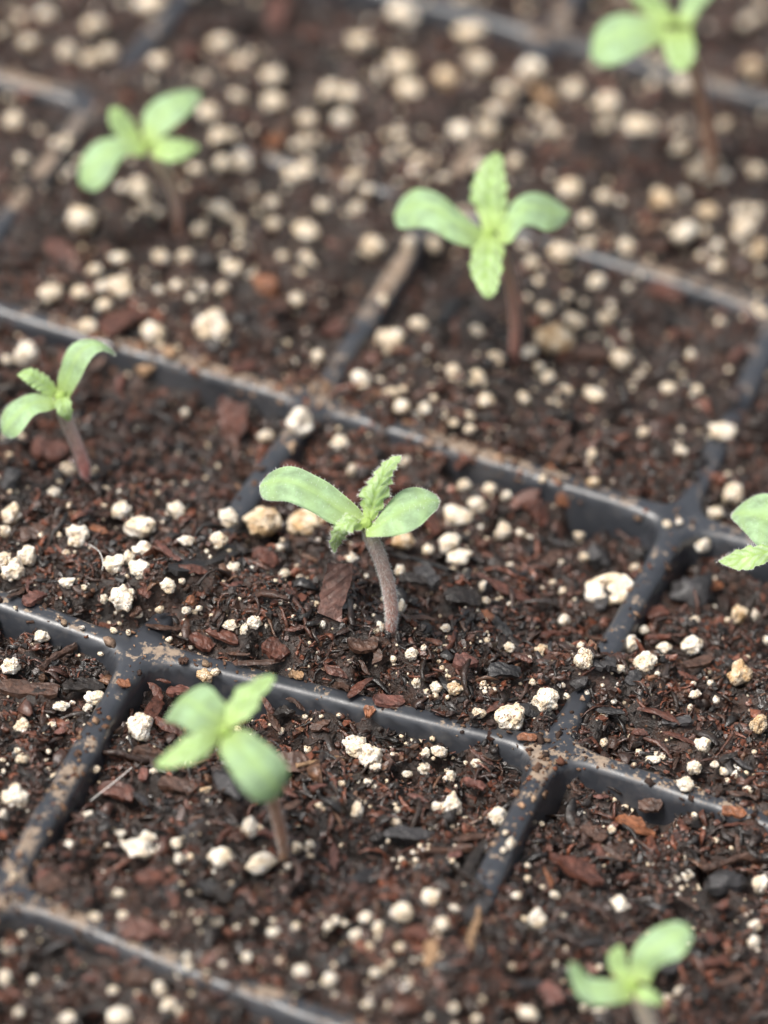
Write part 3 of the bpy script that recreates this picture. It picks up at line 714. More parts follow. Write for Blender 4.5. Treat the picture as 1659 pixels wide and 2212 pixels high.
# zoom, x0,y0, x1,y1, width, colour, kind (p plate, s sliver, c chunk, t twig), lift mm of the far end
CHIPS = [(3, 740, 1140, 1030, 1050, 75, BLK, 'p', .3), (4, 400, 1150, 660, 1280, 45, RED, 's', .3), (4, 30, 1060, 290, 1140, 60, BLK, 's', .3), (4, 640, 830, 690, 940, 80, RED, 'p', 2.2),
 (3, 985, 400, 1030, 560, 120, RED, 'p', 2.4), (4, 720, 680, 760, 770, 40, ORG, 's', .3), (4, 765, 800, 775, 860, 60, ORG, 'p', .2), (4, 1230, 1240, 1440, 1230, 150, GRY, 'c', 0), (8, 1350, 600, 1560, 590, 130, GRY, 'c', 0),
 (7, 960, 100, 1040, 240, 130, GRY, 'c', 0), (4, 880, 1080, 980, 1085, 95, GRY, 'c', 0), (5, 0, 570, 250, 600, 70, BRN, 'p', .2), (8, 1010, 310, 1170, 380, 50, ORG, 'p', .2), (8, 760, 470, 930, 560, 90, RED, 'p', .2),
 (8, 910, 420, 950, 480, 40, RED, 'p', .3), (8, 0, 370, 220, 370, 50, GRY, 's', .2), (8, 150, 450, 370, 430, 60, BRN, 'p', .2), (8, 690, 1020, 740, 1110, 80, PNK, 'p', .4), (8, 440, 400, 260, 640, 50, DRK, 's', .2),
 (8, 670, 980, 820, 870, 22, BRN, 't', .2), (8, 1380, 525, 1655, 490, 25, BRN, 't', .2), (8, 1140, 740, 1200, 600, 25, BRN, 't', .3), (8, 410, 690, 375, 880, 36, TAN, 's', .3), (8, 210, 830, 190, 950, 60, TAN, 'p', .2),
 (7, 590, 570, 710, 560, 70, RED, 'p', .2), (7, 735, 560, 755, 700, 50, RED, 's', .2), (7, 850, 590, 950, 620, 60, GRY, 'p', .2), (7, 800, 390, 880, 330, 60, GRY, 'p', .3), (7, 940, 420, 1000, 350, 22, RED, 't', .3),
 (5, 1280, 920, 1480, 890, 18, TAN, 't', .5), (6, 880, 650, 1040, 690, 30, BLK, 's', .3), (6, 1100, 670, 1280, 740, 42, RED, 's', .3), (6, 900, 490, 1000, 480, 70, GRY, 'p', .2), (6, 810, 575, 880, 550, 45, GRY, 'p', .2),
 (6, 450, 520, 590, 510, 50, BLK, 'p', .3), (6, 560, 660, 720, 700, 48, BLK, 's', .2), (6, 440, 690, 580, 630, 35, RED, 's', .3), (6, 1270, 510, 1360, 550, 32, RED, 's', .2), (6, 1300, 490, 1420, 450, 42, BRN, 'p', .2),
 (6, 1130, 370, 1240, 360, 20, RED, 't', .2), (6, 1050, 565, 1110, 520, 45, GRY, 'p', .2), (6, 300, 470, 390, 460, 70, PNK, 'p', .2), (6, 810, 990, 850, 1045, 24, BRN, 's', .2), (5, 630, 310, 780, 330, 36, BRN, 's', .3),
 (5, 820, 360, 920, 410, 50, RED, 'p', .3), (5, 1010, 480, 1230, 460, 26, BRN, 's', .2), (5, 900, 330, 1030, 385, 45, RED, 'p', .3), (5, 1150, 380, 1230, 450, 70, RED, 'p', .4), (5, 800, 200, 850, 205, 55, ORG, 'c', 0),
 (5, 270, 580, 450, 580, 60, DRK, 'p', .2), (5, 330, 400, 180, 500, 22, BRN, 't', .2), (5, 670, 720, 790, 790, 46, RED, 's', .3), (5, 1250, 520, 1310, 535, 34, TAN, 'p', .2), (5, 510, 565, 560, 555, 32, ORG, 'p', .1),
 (5, 770, 465, 812, 468, 36, BRN, 'p', .1), (5, 1573, 685, 1617, 688, 42, ORG, 'p', .1), (1, 450, 1440, 620, 1345, 80, RED, 'p', .6), (1, 1100, 1230, 1210, 1235, 100, ORG, 'c', 0), (1, 1150, 615, 1220, 610, 60, ORG, 'c', 0),
 (1, 770, 225, 880, 220, 80, RED, 'c', 0), (1, 1195, -10, 1185, 130, 80, RED, 'p', .5), (1, 200, 1050, 330, 1170, 70, RED, 'p', .3), (1, 1400, 1445, 1480, 1400, 60, RED, 'p', .3), (2, 650, 370, 725, 470, 80, TAN, 'c', 0),
 (2, 230, 1385, 330, 1290, 60, BLK, 's', .4), (3, 1565, 215, 1650, 220, 80, RED, 'c', 0), (3, 590, 640, 650, 640, 60, BRN, 'c', 0), (3, 705, 195, 765, 200, 55, TAN, 'c', 0), (3, 585, 265, 665, 275, 60, TAN, 'c', 0),
 (3, 140, 590, 280, 640, 90, RED, 'p', .8), (3, 0, 740, 90, 750, 130, GRY, 'c', 0), (3, 90, 1000, 210, 960, 60, BRN, 'p', .3), (3, 380, 965, 460, 965, 36, ORG, 'p', .2), (3, 560, 1330, 610, 1300, 36, BRN, 'p', .2),
 (6, 575, 800, 660, 795, 30, ORG, 's', .2), (6, 1460, 1110, 1560, 1135, 38, ORG, 'p', .1), (6, 1010, 1140, 1130, 1180, 46, ORG, 'p', .2), (6, 380, 850, 470, 910, 26, RED, 's', .3), (6, 640, 470, 560, 440, 26, RED, 's', .2),
 (6, 1140, 280, 1220, 250, 70, RED, 'p', .3), (6, 1320, 130, 1440, 150, 60, ORG, 'p', .3), (6, 690, 360, 800, 350, 40, RED, 'p', .2), (6, 470, 260, 560, 380, 42, BLK, 's', .3), (6, 420, 250, 480, 290, 30, ORG, 's', .3),
 (5, 1160, 680, 1210, 770, 42, BRN, 's', .3), (5, 1130, 620, 1180, 700, 26, RED, 's', .3), (5, 1190, 690, 1260, 680, 50, DRK, 'p', .3), (5, 640, 560, 700, 640, 40, RED, 's', .3), (5, 600, 955, 640, 960, 50, PNK, 'p', .3),
 (8, 1270, 640, 1360, 700, 28, BRN, 's', .2), (8, 1400, 800, 1430, 850, 36, RED, 'p', .3), (8, 1200, 960, 1290, 930, 46, GRY, 'p', .2), (8, 1060, 600, 1150, 610, 26, BRN, 's', .2), (8, 690, 520, 720, 610, 24, ORG, 's', .3)]
def chip_geo(p, q, wd, th, kind, seed):
    """p, q world mm ends"""
    rg = np.random.default_rng(seed)
    ax = q - p; L = np.linalg.norm(ax); ax = ax / L
    if kind == 'c':
        v, f = grain_shape(900 + seed, 3, 3)
        si = np.cross(ax, [0, 0, 1.]); si /= np.linalg.norm(si); up = np.cross(si, ax)
        v = v * (1 + .16 * noise3(v * 3.1, seed) + .10 * noise3(v * 7, seed + 1))[:, None]
        h = min(L, wd) * .38
        return (p + q) / 2 + v[:, :1] * ax * L / 2 + v[:, 1:2] * si * wd / 2 + v[:, 2:] * up * h, f
    n_ = 9 if kind != 't' else 12; m_ = 4
    si = np.cross(ax, [0, 0, 1.]); si /= np.linalg.norm(si); up = np.cross(si, ax)
    if up[2] < 0: up = -up
    tl = rg.normal(0, .25); si, up = si * math.cos(tl) + up * math.sin(tl), up * math.cos(tl) - si * math.sin(tl)
    t = np.linspace(0, 1, n_)
    if kind == 'p': prof = np.clip(1.0 - .45 * np.abs(2 * t - 1) ** 5 + rg.normal(0, .10, n_), .3, 1.2)
    elif kind == 'r': prof = np.clip(1.0 + rg.normal(0, .05, n_), .8, 1.2)
    elif kind == 's': prof = np.clip(np.sin(np.pi * (t * .86 + .07)) ** .6 + rg.normal(0, .12, n_), .15, 1.2)
    else: prof = np.full(n_, 1.0) + rg.normal(0, .12, n_)
    fl = .25 if kind == 'r' else 1.0
    be = fl * rg.normal(0, .05) * L * np.sin(np.pi * t) + rg.normal(0, .03) * L * np.sin(2 * np.pi * t)
    bv = fl * rg.normal(.02, .03) * L * np.sin(np.pi * t)
    if kind == 't': th = wd
    sk = np.linspace(-1, 1, m_ + 1); shear = rg.normal(0, .25) * wd
    V = []
    for top in (1, -1):
        for i in range(n_):
            for s_ in sk:
                hh = th / 2 * (1 if kind in 'pr' else math.sqrt(max(1 - .85 * s_ * s_, .05))) * (prof[i] ** .5)
                jit = rg.normal(0, .11 * th)
                V.append(p + ax * (t[i] * L + shear * s_ * (t[i] - .5)) + si * (be[i] + s_ * wd / 2 * prof[i] + rg.normal(0, .03 * wd)) + up * (bv[i] + top * hh + jit))
    V = np.array(V); k = m_ + 1; N_ = n_ * k; f = []
    for i in range(n_ - 1):
        for j in range(m_):
            a = i * k + j
            f.append((a, a + 1, a + k + 1, a + k)); f.append((N_ + a, N_ + a + k, N_ + a + k + 1, N_ + a + 1))
        a = i * k; f.append((a, a + k, N_ + a + k, N_ + a)); a = i * k + m_; f.append((a, N_ + a, N_ + a + k, a + k))
    for j in range(m_):
        f.append((j, N_ + j, N_ + j + 1, j + 1)); a = (n_ - 1) * k + j; f.append((a, a + 1, N_ + a + 1, N_ + a))
    return V, np.array(f)
KN = {'p': ('bark_chip', 'bark chip'), 's': ('bark_sliver', 'bark sliver'), 'c': ('bark_chunk', 'bark chunk'), 't': ('twig', 'twig')}
KL = {'p': 'flat {} bark chip', 's': 'narrow {} bark sliver', 'c': 'rough {} bark chunk', 't': 'thin {} twig'}
cl = []
for c_ in CHIPS:
    ox, oy = ZOOM[c_[0]]
    cl.append(((c_[1] + c_[3]) / 4 + ox, (c_[2] + c_[4]) / 4 + oy, KL[c_[7]].format(CNAME[c_[6]])))
rc = random.Random(5)
ncat = len(CHIPS)
tries = 0
while len(CHIPS) < ncat + 150 and tries < 3000:
    tries += 1
    u, v = rc.uniform(20, 1640), rc.uniform(1080, 2190) if rc.random() < .8 else rc.uniform(520, 1080)
    pt = on_surf(u, v)[0]
    if look(TRAY_G, pt[:1], pt[1:2])[0] > look(SURF_G, pt[:1], pt[1:2])[0] - .3: continue
    if any(math.hypot(u - q[0], v - q[1]) < 26 for q in cl) or any(math.hypot(u - g_[0], v - g_[1]) < 20 + g_[2] * .5 for g_ in grains): continue
    if any(math.hypot(u - a, v - b_) < 40 for a, b_ in ((845, 1366), (610, 1850), (185, 1040), (1110, 770))): continue
    ln = rc.choice((34, 44, 52, 64, 80)); an = rc.uniform(-.9, .9) + rc.choice((0, 0, 1.2))
    kd = rc.choice('ppss'); co = rc.choice((RED, RED, BRN, BRN, DRK, GRY, PNK))
    dx, dy = math.cos(an) * ln / 2, math.sin(an) * ln / 2 * .7
    CHIPS.append((1, (u - dx) * 2, (v - dy) * 2, (u + dx) * 2, (v + dy) * 2, ln * 2 * rc.uniform(.3, .5) * (.6 if kd == 's' else 1), co, kd, .2))
    cl.append((u, v, KL[kd].format(CNAME[co])))
clabs = place_labels(cl, '{}')
for i, (c_, lab) in enumerate(zip(CHIPS, clabs)):
    zm, x0, y0, x1, y1, wd, colr, kind, lift = c_
    ox, oy = ZOOM[zm]
    far0 = y0 < y1
    u = np.array([x0, x1]) * .5 + ox; v = np.array([y0, y1]) * .5 + oy
    off = {'p': .45, 's': .45, 'c': .55, 't': .6}[kind]
    P = on_surf(u, v, off)
    if lift > .9:                                  # stands up out of the soil: the upper end leans back above the lower one
        k = 0 if far0 else 1
        P[k] = at_z(u[k], v[k], P[1 - k][2] + lift)
    dp = to_px(P.mean(0))[2]
    wmm = wd * .5 * dp / F * (1.25 if abs(x1 - x0) > abs(y1 - y0) else 1.0)
    V, f = chip_geo(P[0], P[1], wmm, max(.22, min(.6, wmm * .28)), kind, i + 1)
    if kind != 't':
        for t_ in np.linspace(.05, .95, 7):
            pt = P[0] + (P[1] - P[0]) * t_
            if lift < .9: occupy(pt[:2], wmm * .5)
            if kind != 's' or wmm > .9: occupy(pt[:2] + tocam * wmm * .35, wmm * .45)
    nz_ = noise3(V * 1.6 + i, 7)
    cc = np.array(colr)[None] * (1 + .45 * nz_)[:, None]
    cc = np.clip(cc, .004, 1)
    nm, cat = KN[kind]
    put(nm, V, f, MAT_CHIP, P.mean(0), smooth=(kind == 'c'), colors=cc, label=lab, cat=cat, group='loose bark pieces on the soil')
# the broad chip standing beside the central stem
def leaning_chip():
    pu = np.array([650, 725]) * .28 + 530.9; pv = np.array([1450, 1030]) * .28 + 929.1
    b0 = on_surf(pu[0], pv[0], .2)[0]; b1 = at_z(pu[1], pv[1], b0[2] + 3.4)
    V, f = chip_geo(b0, b1, 2.45, .5, 'r', 777)
    for t_ in (0.0, .3, .6, 1.0): occupy(b0[:2] + (b1 - b0)[:2] * t_ + tocam * .6, 1.3)
    cc = np.array((.145, .072, .056))[None] * (1 + .35 * noise3(V * 1.3, 5))[:, None]
    put('bark_chip', V, f, MAT_CHIP, b0, smooth=False, colors=cc, label='broad reddish-brown bark chip leaning upright just left of the central stem', cat='bark chip', group='loose bark pieces on the soil')
leaning_chip()

# ------------------------------------------------------------------ shredded bark: the mass that covers the soil
def flake_templates(nseg, n, seed, taper):
    rg = np.random.default_rng(seed); out = []
    for _ in range(n):
        t = np.linspace(-.5, .5, nseg + 1)
        prof = (1 - (np.abs(2 * t)) ** 2.2 * taper) + rg.normal(0, .16, nseg + 1); prof = np.clip(prof, .12, 1.3)
        by = rg.normal(0, .10) * np.cos(np.pi * t) + rg.normal(0, .05) * np.sin(2 * np.pi * t); bz = rg.normal(0, .14) * np.cos(np.pi * t)
        V = []
        for i in range(nseg + 1):
            for (a, b_) in ((-1, -1), (1, -1), (1, 1), (-1, 1)):
                V.append((t[i] + rg.normal(0, .05), by[i], bz[i], a * .5 * prof[i] * rg.uniform(.7, 1.25), b_ * .5 * rg.uniform(.6, 1.2) * prof[i] ** .5))
        f = []
        for i in range(nseg):
            for k in range(4):
                a = i * 4 + k; b_ = i * 4 + (k + 1) % 4
                f.append((a, b_, b_ + 4, a + 4))
        f.append((3, 2, 1, 0)); e = nseg * 4; f.append((e, e + 1, e + 2, e + 3))
        out.append(np.array(V))
    return out, np.array(f)
def rot_mats(yaw, pitch, roll):
    cy, sy, cp, sp, cr, sr = np.cos(yaw), np.sin(yaw), np.cos(pitch), np.sin(pitch), np.cos(roll), np.sin(roll)
    Rz = np.zeros((len(yaw), 3, 3)); Rz[:, 0, 0] = cy; Rz[:, 0, 1] = -sy; Rz[:, 1, 0] = sy; Rz[:, 1, 1] = cy; Rz[:, 2, 2] = 1
    Ry = np.zeros_like(Rz); Ry[:, 0, 0] = cp; Ry[:, 0, 2] = sp; Ry[:, 1, 1] = 1; Ry[:, 2, 0] = -sp; Ry[:, 2, 2] = cp
    Rx = np.zeros_like(Rz); Rx[:, 0, 0] = 1; Rx[:, 1, 1] = cr; Rx[:, 1, 2] = -sr; Rx[:, 2, 1] = sr; Rx[:, 2, 2] = cr
    return Rz @ Ry @ Rx
def scatter_pts(n, seed, focus):
    rg = np.random.default_rng(seed)
    X, Y = [], []
    c = 0
    while c < n:
        x = rg.uniform(CORN[:, 0].min(), CORN[:, 0].max(), n); y = rg.uniform(CORN[:, 1].min(), CORN[:, 1].max(), n)
        k = in_poly(x, y)
        if focus: k &= rg.uniform(size=n) < np.where((y - .0 * x) < 88, 1.0, .33)
        X.append(x[k]); Y.append(y[k]); c += k.sum()
    return np.concatenate(X)[:n], np.concatenate(Y)[:n]
PAL = np.array([(.014, .010, .008), (.027, .0145, .009), (.052, .022, .0125), (.095, .034, .018), (.145, .047, .024), (.21, .068, .034), (.16, .078, .042), (.040, .032, .028)])
PW = np.array([.20, .24, .19, .14, .12, .06, .04, .01])
def pick_cols(n, x, y, seed, w_=PW):
    rg = np.random.default_rng(seed)
    c = PAL[rg.choice(len(PAL), n, p=w_ / w_.sum())] * rg.uniform(.7, 1.35, n)[:, None]
    return c * (.86 + .34 * noise2(x / 8, y / 8, 77))[:, None]
def build_flakes(name, n, seed, nseg, Lm, Ls, Lmax, wr, thr, taper, mat, label, tilt=.38, on_ribs=False, palw=PW, smooth=True):
    rg = np.random.default_rng(seed)
    x, y = scatter_pts(n, seed + 1, True)
    tz = look(TRAY_G, x, y)
    sz = soil_z(x, y)
    sunk = np.zeros(len(x), bool)
    if on_ribs:
        k = (tz > sz + .05) & (tz > -1.1)
        d_ = dirt_amount(x, y)
        k &= rg.uniform(size=n) < (.06 + .9 * d_)
        z0 = tz
    else:
        k = sz > tz - .25
        oi = np.clip(((y - GY0) / GS).round().astype(int), 0, OCC.shape[0] - 1); oj = np.clip(((x - GX0) / GS).round().astype(int), 0, OCC.shape[1] - 1)
        sunk = OCC[oi, oj]
        z0 = sz
    x, y, z0, sunk = x[k], y[k], z0[k], sunk[k]; n = len(x)
    L = np.clip(rg.lognormal(math.log(Lm), Ls, n), .25, Lmax); L = np.where(sunk, np.minimum(L * .6, .8), L)
    wd = L * rg.uniform(*wr, n); wd = np.clip(wd, .10, 1.5)
    th = np.clip(wd * rg.uniform(*thr, n), .05, .55)
    Rm = rot_mats(rg.uniform(0, 2 * np.pi, n), rg.normal(0, tilt, n), rg.normal(0, .6, n))
    tmpl, f = flake_templates(nseg, 24, seed + 2, taper)
    T = np.stack(tmpl)[rg.integers(24, size=n)]                        # n, v, 5
    loc = np.stack([T[..., 0] * L[:, None], T[..., 1] * L[:, None] + T[..., 3] * wd[:, None], T[..., 2] * L[:, None] + T[..., 4] * th[:, None]], -1)
    loc = np.einsum('nij,nvj->nvi', Rm, loc)
    lift = th * .3 + (0 if on_ribs else rg.uniform(-.26, .20, n)) - .28 * sunk
    loc += np.stack([x, y, z0 + lift], -1)[:, None]
    nv = T.shape[1]
    V = loc.reshape(-1, 3)
    Fa = (f[None] + (np.arange(n) * nv)[:, None, None]).reshape(-1, 4)
    c = np.repeat(pick_cols(n, x, y, seed + 3, palw), nv, 0)
    put(name, V, Fa, mat, np.array([20, 60, 0.]), smooth=smooth, colors=c, kind='stuff', label=label)
build_flakes('shredded_bark', 30000, 101, 3, .90, .55, 3.2, (.18, .55), (.12, .4), .55, MAT_BARK, 'wet dark brown shreds of bark and peat covering the soil')
build_flakes('bark_fibre', 20000, 131, 4, 1.4, .5, 5.0, (.06, .14), (.6, 1.0), .5, MAT_BARK, 'thin reddish-brown fibres lying among the wet soil crumbs', tilt=.35)
build_flakes('peat_crumbs', 48000, 151, 2, .42, .4, 1.3, (.6, 1.0), (.55, .9), .5, MAT_BARK, 'fine wet black peat crumbs between the bark shreds', tilt=.8, smooth=False)
PAL2 = PAL.copy(); PAL = np.array([(.05, .025, .017), (.10, .05, .03), (.16, .08, .045), (.24, .13, .075), (.34, .21, .13), (.42, .29, .19), (.22, .08, .04), (.30, .20, .14)])
DW = np.array([.12, .15, .15, .16, .16, .12, .08, .06])
build_flakes('dry_crumbs', 34000, 171, 2, .36, .45, 1.3, (.45, 1.0), (.3, .7), .5, MAT_DUST, 'dry brown crumbs of peat stuck to the tray ribs', tilt=.25, on_ribs=True, palw=DW)

# ------------------------------------------------------------------ seedlings
def catmull(P, n):
    P = np.asarray(P, float); m_ = len(P)
    Q = np.vstack([2 * P[0] - P[1], P, 2 * P[-1] - P[-2]])
    out = []
    for t in np.linspace(0, m_ - 1, n):
        i = min(int(t), m_ - 2); f = t - i
        p0, p1, p2, p3 = Q[i], Q[i + 1], Q[i + 2], Q[i + 3]
        out.append(.5 * ((2 * p1) + (-p0 + p2) * f + (2 * p0 - 5 * p1 + 4 * p2 - p3) * f * f + (-p0 + 3 * p1 - 3 * p2 + p3) * f ** 3))
    return np.array(out)
def smooth_normals(Gd):
    du = np.gradient(Gd, axis=0); dv = np.gradient(Gd, axis=1)
    N = np.cross(du, dv); N /= np.maximum(np.linalg.norm(N, axis=-1, keepdims=True), 1e-9)
    return N
def hair_geo(P, D, length, rad_, rg):
    n = len(P)
    L = length * rg.uniform(.6, 1.2, n)
    D = D + rg.normal(0, .25, (n, 3)); D /= np.linalg.norm(D, axis=1)[:, None]
    a = np.cross(D, rg.normal(size=(n, 3))); a /= np.linalg.norm(a, axis=1)[:, None]; b_ = np.cross(D, a)
    pts = [P + rad_ * (a * math.cos(q) + b_ * math.sin(q)) for q in (0, 2.094, 4.189)] + [P + D * L[:, None]]
    V = np.stack(pts, 1).reshape(-1, 3)
    f = np.array([(0, 1, 3), (1, 2, 3), (2, 0, 3)])
    return V, (f[None] + (np.arange(n) * 4)[:, None, None]).reshape(-1, 3)
def leaf(root, org, name, secs, dz, tip, tipz, mp, zN, mat, serrate=0, amp0=.19, pleat=.035, cup=.12, thick=.32, hairs=0, seed=0, label=None):
    """secs: pairs of margin pixels (left, right) from base to tip; dz: height over the node"""
    k, ox, oy = mp
    Ls = [at_z(a * k + ox, b_ * k + oy, zN + z) for ((a, b_), _), z in zip(secs, dz)]
    Rs = [at_z(a * k + ox, b_ * k + oy, zN + z) for (_, (a, b_)), z in zip(secs, dz)]
    tp = at_z(tip[0] * k + ox, tip[1] * k + oy, zN + tipz)
    n_ = 72 if serrate else 34; m_ = 16
    # round the tip: last section shrinks toward the tip point
    Ls.append(tp * .86 + Ls[-1] * .14); Rs.append(tp * .86 + Rs[-1] * .14)
    Lc = catmull(Ls, n_); Rc = catmull(Rs, n_)
    s = np.linspace(0, 1, n_); tt = np.linspace(-1, 1, m_ + 1)
    mid = (Lc + Rc) / 2; hw = (Rc - Lc) / 2
    if serrate:
        rs = np.random.default_rng(seed + 60); sw = s * serrate + .12 * np.sin(s * 9 + seed); saw = (sw % 1.0) * (.8 + .4 * rs.uniform(size=n_)); saw = np.convolve(np.pad(saw, 1, 'edge'), [.22, .56, .22], 'valid')
        amp = amp0 * np.clip(s * 6, 0, 1) * np.clip((1 - s) * 5, 0, 1)
        hw = hw * (1 + amp * (.45 - saw) * 1.15)[:, None]
    Gd = mid[:, None] + hw[:, None] * tt[None, :, None]
    N = smooth_normals(Gd)
    if (N.mean((0, 1)) @ (CAM - mid.mean(0))) < 0: N = -N
    wl = np.linalg.norm(hw, axis=1)[:, None]
    prof = -cup * wl * (np.abs(tt)[None] ** 2) + cup * wl * .35
    mr = -0.10 * wl * np.exp(-(tt[None] / .13) ** 2)                     # midrib groove
    prof = prof + mr * (1 if serrate else .55) * np.clip(1.2 - s, 0, 1)[:, None]
    if serrate:
        prof = prof + pleat * wl * np.sin(2 * np.pi * (s[:, None] * serrate - .9 * np.abs(tt)[None])) * np.clip(np.abs(tt) * 2.2, 0, 1)[None]
    else:
        prof = prof + .03 * wl * noise2(s[:, None] * 4 + seed, tt[None] * 1.6 + seed, seed)
    top = Gd + N * prof[..., None]
    N = smooth_normals(top)
    if (N.mean((0, 1)) @ (CAM - mid.mean(0))) < 0: N = -N
    edge = np.clip(1.0 - np.abs(tt)[None] ** 4, .12, 1) * np.clip((1 - s[:, None]) * 8 + .15, .15, 1)
    bot = top - N * (thick * edge)[..., None]
    k_ = m_ + 1; NV = n_ * k_
    V = np.concatenate([top.reshape(-1, 3), bot.reshape(-1, 3)])
    uv1 = np.stack(np.broadcast_arrays((tt[None] + 1) / 2, s[:, None]), -1).reshape(-1, 2)
    UV = np.concatenate([uv1, uv1])
    id_ = np.arange(NV).reshape(n_, k_)
    qt = np.stack([id_[:-1, :-1], id_[1:, :-1], id_[1:, 1:], id_[:-1, 1:]], -1).reshape(-1, 4)
    qb = qt[:, ::-1] + NV
    rim = np.concatenate([id_[:, 0], id_[-1, 1:], id_[::-1, -1][1:], id_[0, ::-1][1:]])
    r2 = np.roll(rim, -1)
    qr = np.stack([rim, r2, r2 + NV, rim + NV], -1)[:-1]
    o = put(name, V, np.concatenate([qt, qb, qr]), mat, org, root, uvs=UV, label=label)
    if hairs:
        rg = np.random.default_rng(seed + 5)
        i = rg.integers(2, n_ - 1, hairs); j = np.where(rg.uniform(size=hairs) < .5, 0, m_)
        P = top[i, j]; D = (hw[i] / np.linalg.norm(hw[i], axis=1)[:, None]) * np.where(j == 0, -1, 1)[:, None] + .25 * N[i, j]
        i2 = rg.integers(0, n_, hairs // 2); j2 = rg.integers(0, m_ + 1, hairs // 2)
        P = np.concatenate([P, top[i2, j2]]); D = np.concatenate([D, N[i2, j2]])
        V, f = hair_geo(P, D, .26 if not serrate else .32, .013, rg)
        h = put('hairs', V, f, MAT_HAIR, org, o, kind='stuff'); 
    return o
def seedling(label, base, stem, node, leaves, mp, toward=0.0, hair=0, cols=None, nodez=None, bud=.55, gr=None, base_z=None):
    """stem: (x, y, width) in zoomed pixels from base to node on a near-upright plane facing the camera"""
    k, ox, oy = mp
    bu, bv = base[0] * k + ox, base[1] * k + oy
    b0 = on_surf(bu, bv)[0] if base_z is None else at_z(bu, bv, np.float64(base_z))
    nrm = np.array([fwd[0], fwd[1], 0]); nrm /= np.linalg.norm(nrm)
    nrm = nrm + np.array([0, 0, toward]); nrm /= np.linalg.norm(nrm)
    pts = [on_plane(np.float64(x * k + ox), np.float64(y * k + oy), b0, nrm) for x, y, _ in stem]
    rad_ = [.9 * wd * k * .5 * to_px(p)[2] / F for (x, y, wd), p in zip(stem, pts)]
    nd = on_plane(np.float64(node[0] * k + ox), np.float64(node[1] * k + oy), b0, nrm)
    zN = nd[2]
    root = bpy.data.objects.new('seedling', None); COL.objects.link(root)
    root.location = Vector(b0 * S); root.empty_display_size = .003
    root['label'] = label; root['category'] = 'seedling'; root['group'] = 'seedlings growing in the tray'
    # stem
    c = [b0 - np.array([0, 0, 2.5])] + pts + [nd - np.array([0, 0, .15])]
    r = [rad_[0] * 1.05] + rad_ + [rad_[-1] * .75]
    n_ = 44; cc = catmull(c, n_); rr = catmull(np.array(r)[:, None], n_)[:, 0]
    tg = np.gradient(cc, axis=0); tg /= np.linalg.norm(tg, axis=1)[:, None]
    sx = np.cross(tg, nrm); sx /= np.linalg.norm(sx, axis=1)[:, None]; sy = np.cross(tg, sx)
    m_ = 16; an = np.linspace(0, 2 * np.pi, m_, endpoint=False)
    dirs = sx[:, None] * np.cos(an)[None, :, None] + sy[:, None] * np.sin(an)[None, :, None]
    wob = 1 + .05 * noise2(np.linspace(0, 9, n_)[:, None], an[None] * 1.2, 4) + .05 * np.cos(an * 2 + .5)[None]
    V = cc[:, None] + dirs * (rr[:, None] * wob)[..., None]
    id_ = np.arange(n_ * m_).reshape(n_, m_)
    f = np.stack([id_[:-1], np.roll(id_[:-1], -1, 1), np.roll(id_[1:], -1, 1), id_[1:]], -1).reshape(-1, 4)
    cs = cols or [(.0, (.40, .12, .07)), (.25, (.46, .21, .155)), (.5, (.46, .31, .26)), (.8, (.47, .36, .31)), (1.0, (.30, .32, .17))]
    s = np.linspace(-.12, 1, n_).clip(0, 1)
    col = np.stack([np.interp(s, [a for a, _ in cs], [b_[i] for _, b_ in cs]) for i in range(3)], -1)
    st = put('stem', V.reshape(-1, 3), f, MAT_STEM, b0, root, colors=np.repeat(col, m_, 0))
    if hair:
        rg = np.random.default_rng(len(label))
        i = rg.integers(4, n_ - 2, hair); fr = rg.uniform(size=hair)[:, None]; th = rg.uniform(0, 2 * np.pi, hair)[:, None]
        cp = cc[i] * (1 - fr) + cc[i + 1] * fr; dr = sx[i] * np.cos(th) + sy[i] * np.sin(th)
        V2, f2 = hair_geo(cp + dr * rr[i][:, None] * .97, dr - .35 * tg[i], .34, .013, rg)
        put('hairs', V2, f2, MAT_HAIR, b0, st, kind='stuff')
    # growing tip
    if bud:
        v, f = grain_shape(500, 3, 2)
        v = v * np.array([bud, bud, bud * 1.1]) + nd + np.array([0, 0, .25])
        uvb = np.full((len(v), 2), (.5)); uvb[:, 1] = .05
        put('bud', v, f, MAT_TRUE, b0, root, uvs=uvb)
    for i, lf in enumerate(leaves):
        nm, secs, dz, tip, tz = lf[:5]; kw = lf[5] if len(lf) > 5 else {}
        leaf(root, b0, nm, secs, dz, tip, tz, mp, zN, MAT_COT if nm == 'cotyledon' else MAT_TRUE, serrate=kw.pop('teeth', 6 if nm == 'true_leaf' else 0), seed=i * 7 + len(label), thick=kw.pop('thick', .30 if nm == 'cotyledon' else .11), **kw)
    return root, nd
def P(t):
    """'x,y/x,y ...' -> section pairs"""
    return [tuple(tuple(map(float, q.split(','))) for q in s_.split('/')) for s_ in t.split()]

GREENISH = [(.0, (.32, .16, .075)), (.3, (.36, .17, .09)), (.7, (.32, .18, .11)), (1.0, (.26, .26, .12))]
PALE = [(.0, (.42, .085, .07)), (.3, (.48, .16, .13)), (.55, (.46, .30, .26)), (.85, (.48, .40, .34)), (1.0, (.32, .36, .18))]
